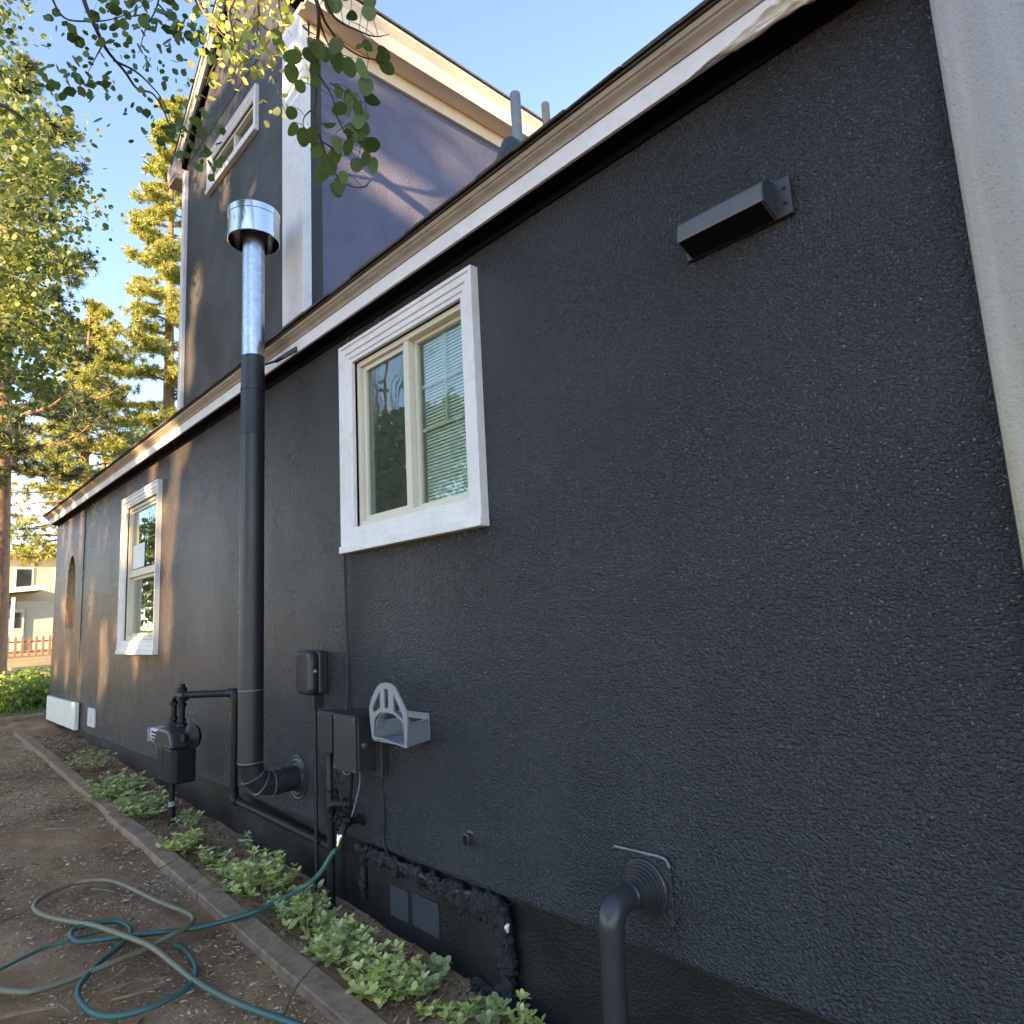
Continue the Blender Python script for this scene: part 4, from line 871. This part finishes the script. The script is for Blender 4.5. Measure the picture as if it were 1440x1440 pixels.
def lit(pts):
    t = -pts[:, 1]/(-S.y); hx_ = pts[:, 0]-S.x*t; hz_ = pts[:, 2]-S.z*t
    m_ = np.zeros(len(pts), bool)
    for c, a_, b_ in GAPS: m_ |= ((hx_-c.x)/a_)**2+((hz_-c.z)/b_)**2 < 1
    m_ |= (hx_ < -6.9) & (hz_ > 3.5)
    t = (pts[:, 0]+4.05)/S.x; hy_ = pts[:, 1]-S.y*t; hz_ = pts[:, 2]-S.z*t      # the upper side wall
    for (yc, zc, L, q) in ((.75, 4.50, .7, .28), (1.25, 4.95, .3, .14)):
        dy = hy_-yc; m_ |= (np.abs(dy) < L) & (np.abs(hz_-zc+.26*dy) < q)
    return m_
def shade(label, x, y, top, n, ell, per=60, ls=.15):
    base = Vector((x, y, gz(x))); e = empty('tree', base, label, 'tree', 'added unseen shade trees behind the photographer')
    obj('trunk', MB().tube([base+Vector((.05*k, .04*(k % 2), top*k/6-.1)) for k in range(7)], [.16*(1-.12*k) for k in range(7)], 10), 'bark', e, True)
    pts, cs = clumps(ell, n, per, .42, .1); keep = ~lit(pts); br = MB()
    for c in cs[::4]: br.tube(spline([base+Vector((0, 0, top*.35)), (base+Vector((0, 0, top*.5))).lerp(Vector(c), .5), Vector(c)], 3), [.03, .025, .02, .015, .012, .008, .005], 5)
    obj('branch', br, 'bark', e); leaf_cloud('crown', pts[keep], ls, 'aspen_far', e)
TREES = (('big shade tree behind the photographer, added unseen, farthest right', 8.6, 0), ('big shade tree behind the photographer, added unseen, second from the right', 5.0, .3), ('big shade tree behind the photographer, added unseen, middle of the row', 1.6, -.4), ('big shade tree behind the photographer, added unseen, second from the left', -1.9, .2), ('big shade tree behind the photographer, farthest left', -5.3, -.3))
for lb, x_, dz_ in TREES:
    x_ += 1.9
    shade(lb, x_, -22+dz_, 9, 190, [((x_, -22+dz_, 8.0+dz_), (2.6, 1.6, 4.1)), ((x_+1.2, -23, 6.6), (2.2, 1.5, 3.2))], 60, .27)
shade('added unseen upright shade tree behind the photographer, tallest of the row', 3.6, -21, 11, 120, [((4.7, -21.5, 10.5), (1.7, 1.2, 1.5)), ((2.1, -21.5, 10.2), (2.0, 1.2, 1.9))], 60, .24)
shade('added unseen open tree reflected in the big window', -13.5, -6.5, 7.5, 130, [((-12.2, -5.6, 5.6), (2.4, 1.8, 2.6)), ((-15.0, -7.0, 6.6), (2.6, 1.8, 3.2)), ((-9.6, -5.2, 5.2), (1.6, 1.2, 1.9))], 40, .12)
shade('added unseen golden tree reflected in the far window', -23, -5.0, 6, 120, [((-23, -4.6, 4.0), (2.2, 1.6, 2.6))], 40, .16)
# pines
def needle_tufts(name, centers, rad, per, mat, parent):
    V = []; F = []; k = 0
    C_ = np.repeat(np.array(centers), per, 0); n = len(C_)
    d = rng.normal(size=(n, 3)); d[:, 2] += .35; d /= np.linalg.norm(d, axis=1)[:, None]; e = rng.normal(size=(n, 3)); e -= d*(e*d).sum(1)[:, None]; e /= np.linalg.norm(e, axis=1)[:, None]
    L = rad*rng.uniform(.6, 1.15, n)[:, None]; wd = rad*.075
    vs = np.stack([C_+d*L*.08-e*wd, C_+d*L*.08+e*wd, C_+d*L], 1).reshape(-1, 3); fs = np.arange(n*3).reshape(-1, 3).tolist()
    me = bpy.data.meshes.new(name); me.from_pydata(vs.tolist(), [], fs); me.update(); return link(name, me, mat, parent)
def pine(label, base, hgt, r0, z0, spread, nb, rad, per, mat, top=1.0, tufts=9, barem=.15):
    base = Vector(base); e = empty('pine_tree', base, label, 'tree', 'pine trees behind the house')
    obj('trunk', MB().tube([base+Vector((.12*math.sin(t*3), .1*math.cos(t*4), hgt*t)) for t in np.linspace(0, 1, 10)], [r0*(1-.9*i/9) for i in range(10)], 12), 'pinebark', e, True)
    br = MB(); cs = []
    for i in range(nb):
        t = (i+random.random())/nb; z = z0+(hgt-z0)*t; L = spread*(1-t)**.65*random.uniform(.55, 1.1)+.35; a = random.uniform(0, 6.283)
        o = base+Vector((0, 0, z)); d = Vector((math.cos(a), math.sin(a), random.uniform(-.25, .25)+.25*t)); sag = -.12*L
        pp = [o, o+d*L*.35+Vector((0, 0, sag*.4)), o+d*L*.7+Vector((0, 0, sag)), o+d*L+Vector((0, 0, sag*.4))]
        sp_ = spline(pp, 4); br.tube(sp_, [max(.006, r0*.20*(1-t*.6)*(1-.9*k/12)) for k in range(13)], 5)
        for _ in range(tufts):
            u = random.uniform(.3, 1.0); c = sp_[int(u*12)]+Vector((random.gauss(0, .16*L*.6), random.gauss(0, .16*L*.6), random.gauss(.05, .1*L*.5))); cs.append(tuple(c))
    cs += [tuple(base+Vector((random.gauss(0, .15), random.gauss(0, .15), hgt-random.random()*1.2))) for _ in range(14)]
    obj('branch', br, 'pinebark', e, True); needle_tufts('crown', cs, rad, per, mat, e); return e
random.seed(15); rng = np.random.default_rng(15)
A = P(236, 590, 27); At = P(238, 108, 27)
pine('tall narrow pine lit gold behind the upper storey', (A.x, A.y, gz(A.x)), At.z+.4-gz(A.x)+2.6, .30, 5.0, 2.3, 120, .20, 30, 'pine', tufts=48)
B = P(118, 700, 24)
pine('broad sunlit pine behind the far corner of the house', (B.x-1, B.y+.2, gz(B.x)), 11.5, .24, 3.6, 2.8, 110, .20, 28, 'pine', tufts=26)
Cc = P(-6, 700, 19)
pine('big red trunked pine at the left edge', (Cc.x, Cc.y, gz(Cc.x)), 15, .30, 4.6, 2.8, 80, .22, 34, 'pine_shaded', tufts=22)
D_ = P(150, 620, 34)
pine('thin pine with shaded needles far between the two gold ones', (D_.x, D_.y, gz(D_.x)), 12, .22, 4.5, 3.2, 46, .28, 30, 'pine_shaded', tufts=14)

# near hanging branch with its separate leaves ---------------------------------
DB = 2.4
def cb_(x, y, d=DB): return P(240+x*.389, y*.389, d)
hb = empty('hanging_branch', cb_(520, -60), 'leafy aspen branch hanging close in front of the upper storey', 'branch')
def bpath(pts, r_, mat='twig', parent=hb, ds=DB):
    n = len(pts); q = spline([cb_(x, y, ds+.04*math.sin(x*.02+y*.013)) for x, y in pts], 5); obj('twig', MB().tube(q, [r_*(1-.75*i/(len(q)-1)) for i in range(len(q))], 7), mat, parent, True); return q
tw = bpath([(505, -120), (515, -40), (535, 40), (532, 140), (520, 250), (526, 330), (519, 420), (535, 480), (562, 560), (590, 620), (640, 668), (695, 677), (722, 655)], .0062)
tw += bpath([(532, 60), (565, 150), (600, 190), (660, 210)], .003)
tw += bpath([(520, 250), (555, 300), (585, 350), (600, 420), (640, 490), (690, 520)], .0035)
tw += bpath([(535, 20), (565, 90), (620, 160), (690, 205), (750, 218), (795, 250)], .004)
tw += bpath([(540, -60), (590, 60), (680, 112), (740, 132), (790, 124)], .004)
tw += bpath([(524, 385), (485, 420), (480, 455), (505, 480)], .0025)
tw += bpath([(545, 510), (600, 540), (650, 530), (715, 575)], .0025)
tw += bpath([(575, 300), (640, 335), (690, 370), (715, 350)], .0022)
random.seed(31)
lfs = [(655, 55), (718, 52), (690, 165), (440, 205), (605, 238), (645, 245), (690, 245), (770, 190), (437, 265), (470, 315), (525, 300), (705, 312), (727, 358), (607, 335), (640, 350), (640, 400), (607, 395), (677, 395), (435, 412), (440, 470), (573, 450), (705, 420), (680, 440), (700, 468), (645, 478), (480, 495), (510, 490), (600, 520), (640, 535), (690, 505), (715, 525), (735, 525), (595, 560), (672, 600), (733, 598), (580, 605), (545, 630), (610, 670), (600, 690), (570, 590), (530, 545), (520, 250), (510, 160), (500, 110), (575, 25), (595, 170), (560, 200), (550, 180), (625, 640), (705, 575), (650, 360), (760, 215), (780, 240), (720, 5), (640, -20), (690, -40), (560, -20), (600, 15), (535, 180), (505, 200), (665, 350), (655, 480), (715, 170), (600, 210)]
for x, y in lfs:
    ds = DB+random.uniform(-.12, .12); c = cb_(x, y, ds); s = .049*random.uniform(.7, 1.15)
    view = (CAM-c).normalized(); tilt = Vector((random.gauss(0, .45), random.gauss(0, .45), random.gauss(0, .3))); nrm = (view+tilt).normalized()
    down = Vector((random.gauss(0, .45), random.gauss(0, .45), -1)); d = (down-nrm*down.dot(nrm)).normalized()
    o = bpy.data.objects.new('leaf', LF['aspen']); COL.objects.link(o); o.parent = hb
    yv = nrm.cross(d); m_ = Matrix(((d.x, yv.x, nrm.x), (d.y, yv.y, nrm.y), (d.z, yv.z, nrm.z)))
    top = c-d*s*.5; o.rotation_euler = m_.to_euler(); o.location = top-worldloc(hb); o.scale = (s*random.uniform(.85, 1.1), s*random.uniform(.75, 1.05), s*random.uniform(.3, 3.5))
    near = min(tw, key=lambda p: (p-top).length)
    if (near-top).length < .22: obj('petiole', MB().tube(spline([near, near.lerp(top, .5)+Vector((0, 0, .006)), top], 3), .0009, 5), 'twig', hb)

# further branch before the gable, sun's yellow put into leaf and twig colours
random.seed(33); rng = np.random.default_rng(33)
yb = empty('sunlit_branch', P(330, -80, 4.2), 'sunlit yellow green twiggy branch in front of the gable top', 'branch')
def ypath(pts, r_, d): 
    q = spline([P(x, y, d+.12*math.sin(x*.05+y*.03)) for x, y in pts], 5); obj('twig', MB().tube(q, [r_*(1-.7*i/(len(q)-1)) for i in range(len(q))], 6), 'twig_pale', yb, True); return q
Y_ = []
Y_ += ypath([(325, -90), (330, -10), (322, 20), (330, 60), (318, 80), (300, 95), (290, 120)], .010, 4.2)
Y_ += ypath([(350, -80), (362, 0), (366, 30), (380, 45), (395, 60), (400, 70)], .008, 4.2)
Y_ += ypath([(330, 25), (345, 32), (360, 25), (370, 12)], .006, 4.2)
Y_ += ypath([(300, -60), (290, 10), (310, 40), (335, 65), (360, 80), (385, 100)], .007, 4.3)
Y_ += ypath([(280, -50), (278, 0), (300, 35), (318, 55)], .007, 4.1)
Y_ += ypath([(365, 20), (362, 50), (380, 75), (385, 110), (402, 160)], .005, 4.2)
Y_ += ypath([(400, -60), (392, 0), (398, 30), (410, 50)], .006, 4.2)
Y_ += ypath([(318, 78), (326, 95), (330, 105)], .004, 4.2)
pts = []
for _ in range(270):
    b = random.choice(Y_); pts.append(np.array(b)+rng.normal(size=3)*.075)
leaf_cloud('foliage', np.array(pts), .036, 'lime', yb)
LP = [leaf(yb, 'aspen', P(x, y, 4.1), .07*random.uniform(.7, 1.1), (random.uniform(-.5, .5), random.uniform(-.5, .5), -1), random.uniform(-1, 1)) for x, y in ((345, 50), (352, 45), (312, 55), (320, 60), (300, 78), (296, 112), (385, 40), (360, 100), (390, 150))]

# dark twigs against the sky, left of the gable
sb_ = empty('dark_branch', P(150, -80, 5.2), 'dark twigs and small leaves against the sky left of the gable', 'branch')
Z_ = []
def spath(pts, r_, d=5.2):
    q = spline([P(x, y, d+.15*math.sin(x*.03+y*.02)) for x, y in pts], 5); obj('twig', MB().tube(q, [r_*(1-.75*i/(len(q)-1)) for i in range(len(q))], 6), 'twig', sb_, True); return q
Z_ += spath([(100, -70), (118, 0), (135, 40), (150, 70), (175, 100), (193, 125), (215, 132), (232, 160), (245, 195)], .013)
Z_ += spath([(145, 62), (135, 80), (122, 105)], .005)
Z_ += spath([(230, -60), (222, 5), (205, 40), (195, 75)], .006)
Z_ += spath([(222, 5), (240, 25), (255, 45), (270, 50)], .005)
Z_ += spath([(268, -60), (275, 0), (300, 30), (325, 60)], .009, 4.8)
Z_ += spath([(-30, 150), (0, 148), (25, 160), (42, 175)], .014)
Z_ += spath([(160, 85), (190, 100), (210, 118), (228, 140), (242, 175), (252, 200)], .007)
Z_ += spath([(60, -40), (85, 20), (120, 30), (165, 25), (215, 0)], .007)
pts = [np.array(random.choice(Z_))+rng.normal(size=3)*.13 for _ in range(230)]
leaf_cloud('foliage', np.array(pts), .038, 'aspen', sb_)
pts = np.concatenate([np.array(P(x, y, 5.2))+rng.normal(size=(n, 3))*.09 for x, y, n in ((270, 195, 26), (283, 208, 16), (255, 190, 12), (178, 22, 30), (250, 45, 30), (240, 12, 30), (120, 118, 26), (95, 112, 20), (150, 45, 14))])
leaf_cloud('foliage', pts, .06, 'aspen', sb_)

# the tree these branches grow on stands behind the photographer's left shoulder
random.seed(51); rng = np.random.default_rng(51)
ot = empty('tree', (-4.4, -5.2, gz(-4.4)), 'tree behind the photographer whose branches hang in from above', 'tree', 'leafy trees')
ob = Vector((-4.4, -5.2, gz(-4.4)-.1)); oc = Vector((-4.1, -4.7, 5.2))
obj('trunk', MB().tube(spline([ob, Vector((-4.45, -5.15, 2.2)), oc, Vector((-4.2, -4.6, 7.4))], 4), [.13-.0085*k for k in range(13)], 12), 'bark', ot, True)
for st_, mid_ in ((cb_(505, -120), P(430, -420, 2.9)), (P(325, -90, 4.32), P(300, -420, 4.6)), (P(350, -80, 4.3), P(330, -420, 4.6)), (P(300, -60, 4.4), P(280, -420, 4.6)), (P(100, -70, 5.3), P(60, -380, 5.4)), (P(230, -60, 5.2), P(160, -380, 5.4)), (P(268, -60, 4.9), P(240, -380, 5.2)), (P(60, -40, 5.3), P(20, -380, 5.4))):
    q = spline([st_, mid_, mid_.lerp(oc, .55)+Vector((0, 0, .5)), oc+Vector((0, 0, .6))], 5); obj('limb', MB().tube(q, [.006+.0022*k for k in range(len(q))], 8), 'twig', ot, True)
pts, cs = clumps([((-4.4, -4.9, 7.0), (1.5, 1.1, 1.3))], 70, 26, .16); leaf_cloud('crown', pts, .06, 'aspen_far', ot)

# ------------------------------------------------------------------ far corner: shrubs, grass, neighbours
random.seed(41); rng = np.random.default_rng(41)
def shrub(label, c, r_, n, lm='shrub'):
    e = empty('shrub', (c[0], c[1], gz(c[0])), label, 'shrub', 'shrubs past the far corner')
    pts, cs = clumps([((c[0], c[1], gz(c[0])+r_*.35), (r_, r_, r_*.48))], 60, n, .10, .3); pts = pts[pts[:, 2] > gz(c[0])]
    st = MB()
    for q in cs[:24]: st.tube([(c[0], c[1], gz(c[0])), tuple((Vector(q)+Vector((c[0], c[1], gz(c[0]))))/2), tuple(q)], [.01, .007, .003], 5)
    obj('stem', st, 'twig', e); leaf_cloud('foliage', pts, .06, lm, e)
shrub('bright green shrub against the far house corner', (-14.1, -.05, 0), .50, 40)
shrub('dark green shrub left of the bright one', (-15.6, -.15, 0), .46, 34)
shrub('low yellowish shrub behind the other two', (-17.5, .55, 0), .36, 30)
n = 5000; gx_ = rng.uniform(-17, -12.9, n); gy_ = rng.uniform(-1.6, .6, n); hgt_ = rng.uniform(.03, .10, n); a = rng.uniform(0, 6.28, n)
bz = np.array([gz(x) for x in gx_]); base = np.stack([gx_, gy_, bz], 1); dx = np.stack([np.cos(a), np.sin(a), a*0], 1)*.008
tipo = base+np.stack([rng.normal(0, .02, n), rng.normal(0, .02, n), hgt_], 1)
vs = np.stack([base-dx, base+dx, tipo], 1).reshape(-1, 3); me = bpy.data.meshes.new('grass'); me.from_pydata(vs.tolist(), [], np.arange(3*n).reshape(-1, 3).tolist()); me.update()
tag(link('grass', me, 'grassy'), 'short grass around the shrubs past the house corner', 'grass', kind='stuff')
o = obj('path_edge', MB().prism([(-13.2, -3.2), (-12.95, -3.2), (-12.75, .0), (-13.0, .0)], 2, gz(-13)-.05, gz(-13)+.03), 'wood_edge', None, bevel=.01); tag(o, 'flat grey edging strip crossing past the house corner', 'edging board')

nh = empty('neighbour_house', (-45, 4, gz(-45)), 'sunlit cream house with a low roof beyond the lawn', 'house')
gN = gz(-44)
def NB(name, a, b, mat, parent=nh): return boxpart(name, a, b, mat, parent, .01)
X0 = -44.
def nz(y): return W(40, y, 0)
# main body faces the yard (+x side), stretched along y
NB('wall', (X0-6, -6, gN-.2), (X0, 3.4, gN+2.2), 'nwall'); NB('wall', (X0-7, 1.5, gN+2.7), (X0-2.5, 9, gN+5.2), 'nwall')
rf = obj('roof', MB().prism([(-6.8, gN+2.1), (4.6, gN+3.2), (4.6, gN+3.4), (-6.8, gN+2.32)], 0, X0-6.5, X0+1.2), 'nroof', nh)
obj('fascia', MB().prism([(-6.8, gN+2.05), (4.6, gN+3.14), (4.6, gN+3.38), (-6.8, gN+2.3)], 0, X0+1.2005, X0+1.26), 'nwhite', nh)
obj('roof', MB().box((X0-7.6, .8, gN+5.2), (X0-1.8, 9.6, gN+5.45)), 'nroof', nh)
for y in (2.2, 3.5, 5.4): 
    wo = NB('window', (X0-2.499, y, gN+3.3), (X0-2.44, y+.9, gN+4.6), 'nwhite'); NB('pane', (X0-2.4395, y+.1, gN+3.4), (X0-2.42, y+.8, gN+4.5), 'darkpane', wo)
NB('wall', (X0-5, 3.405, gN-.2), (X0-.1, 7.0, gN+2.6), 'ngrey')
for y in (2.1, 3.0): 
    do = NB('door', (X0+.001, y, gN), (X0+.06, y+.75, gN+2.2), 'ngrey'); NB('panel', (X0+.0605, y+.15, gN+1.2), (X0+.08, y+.6, gN+2.0), 'darkpane', do)
NB('post', (X0+.9, 3.05, gN), (X0+1.05, 3.2, gN+2.75), 'nwhite'); NB('post', (X0+.9, -.4, gN), (X0+1.05, -.25, gN+2.6), 'nwhite')
# picket fence
fe = empty('picket_fence', (-35, 1.5, gz(-35)), 'low brown picket fence in front of the neighbouring house', 'fence')
gF = gz(-35)
for i in range(22):
    y = -.6+i*.24; obj('picket', MB().prism([(y, gF), (y+.09, gF), (y+.09, gF+.82), (y+.045, gF+.9), (y, gF+.82)], 0, -35.03, -35.0), 'fence', fe)
for z in (.2, .62): boxpart('rail', (-35.07, -.7, gF+z), (-35.031, 4.8, gF+z+.07), 'fence', fe, .004)
for y in (-.65, 2.0, 4.7): boxpart('post', (-35.16, y, gF-.1), (-35.071, y+.09, gF+1.0), 'fence', fe, .004)
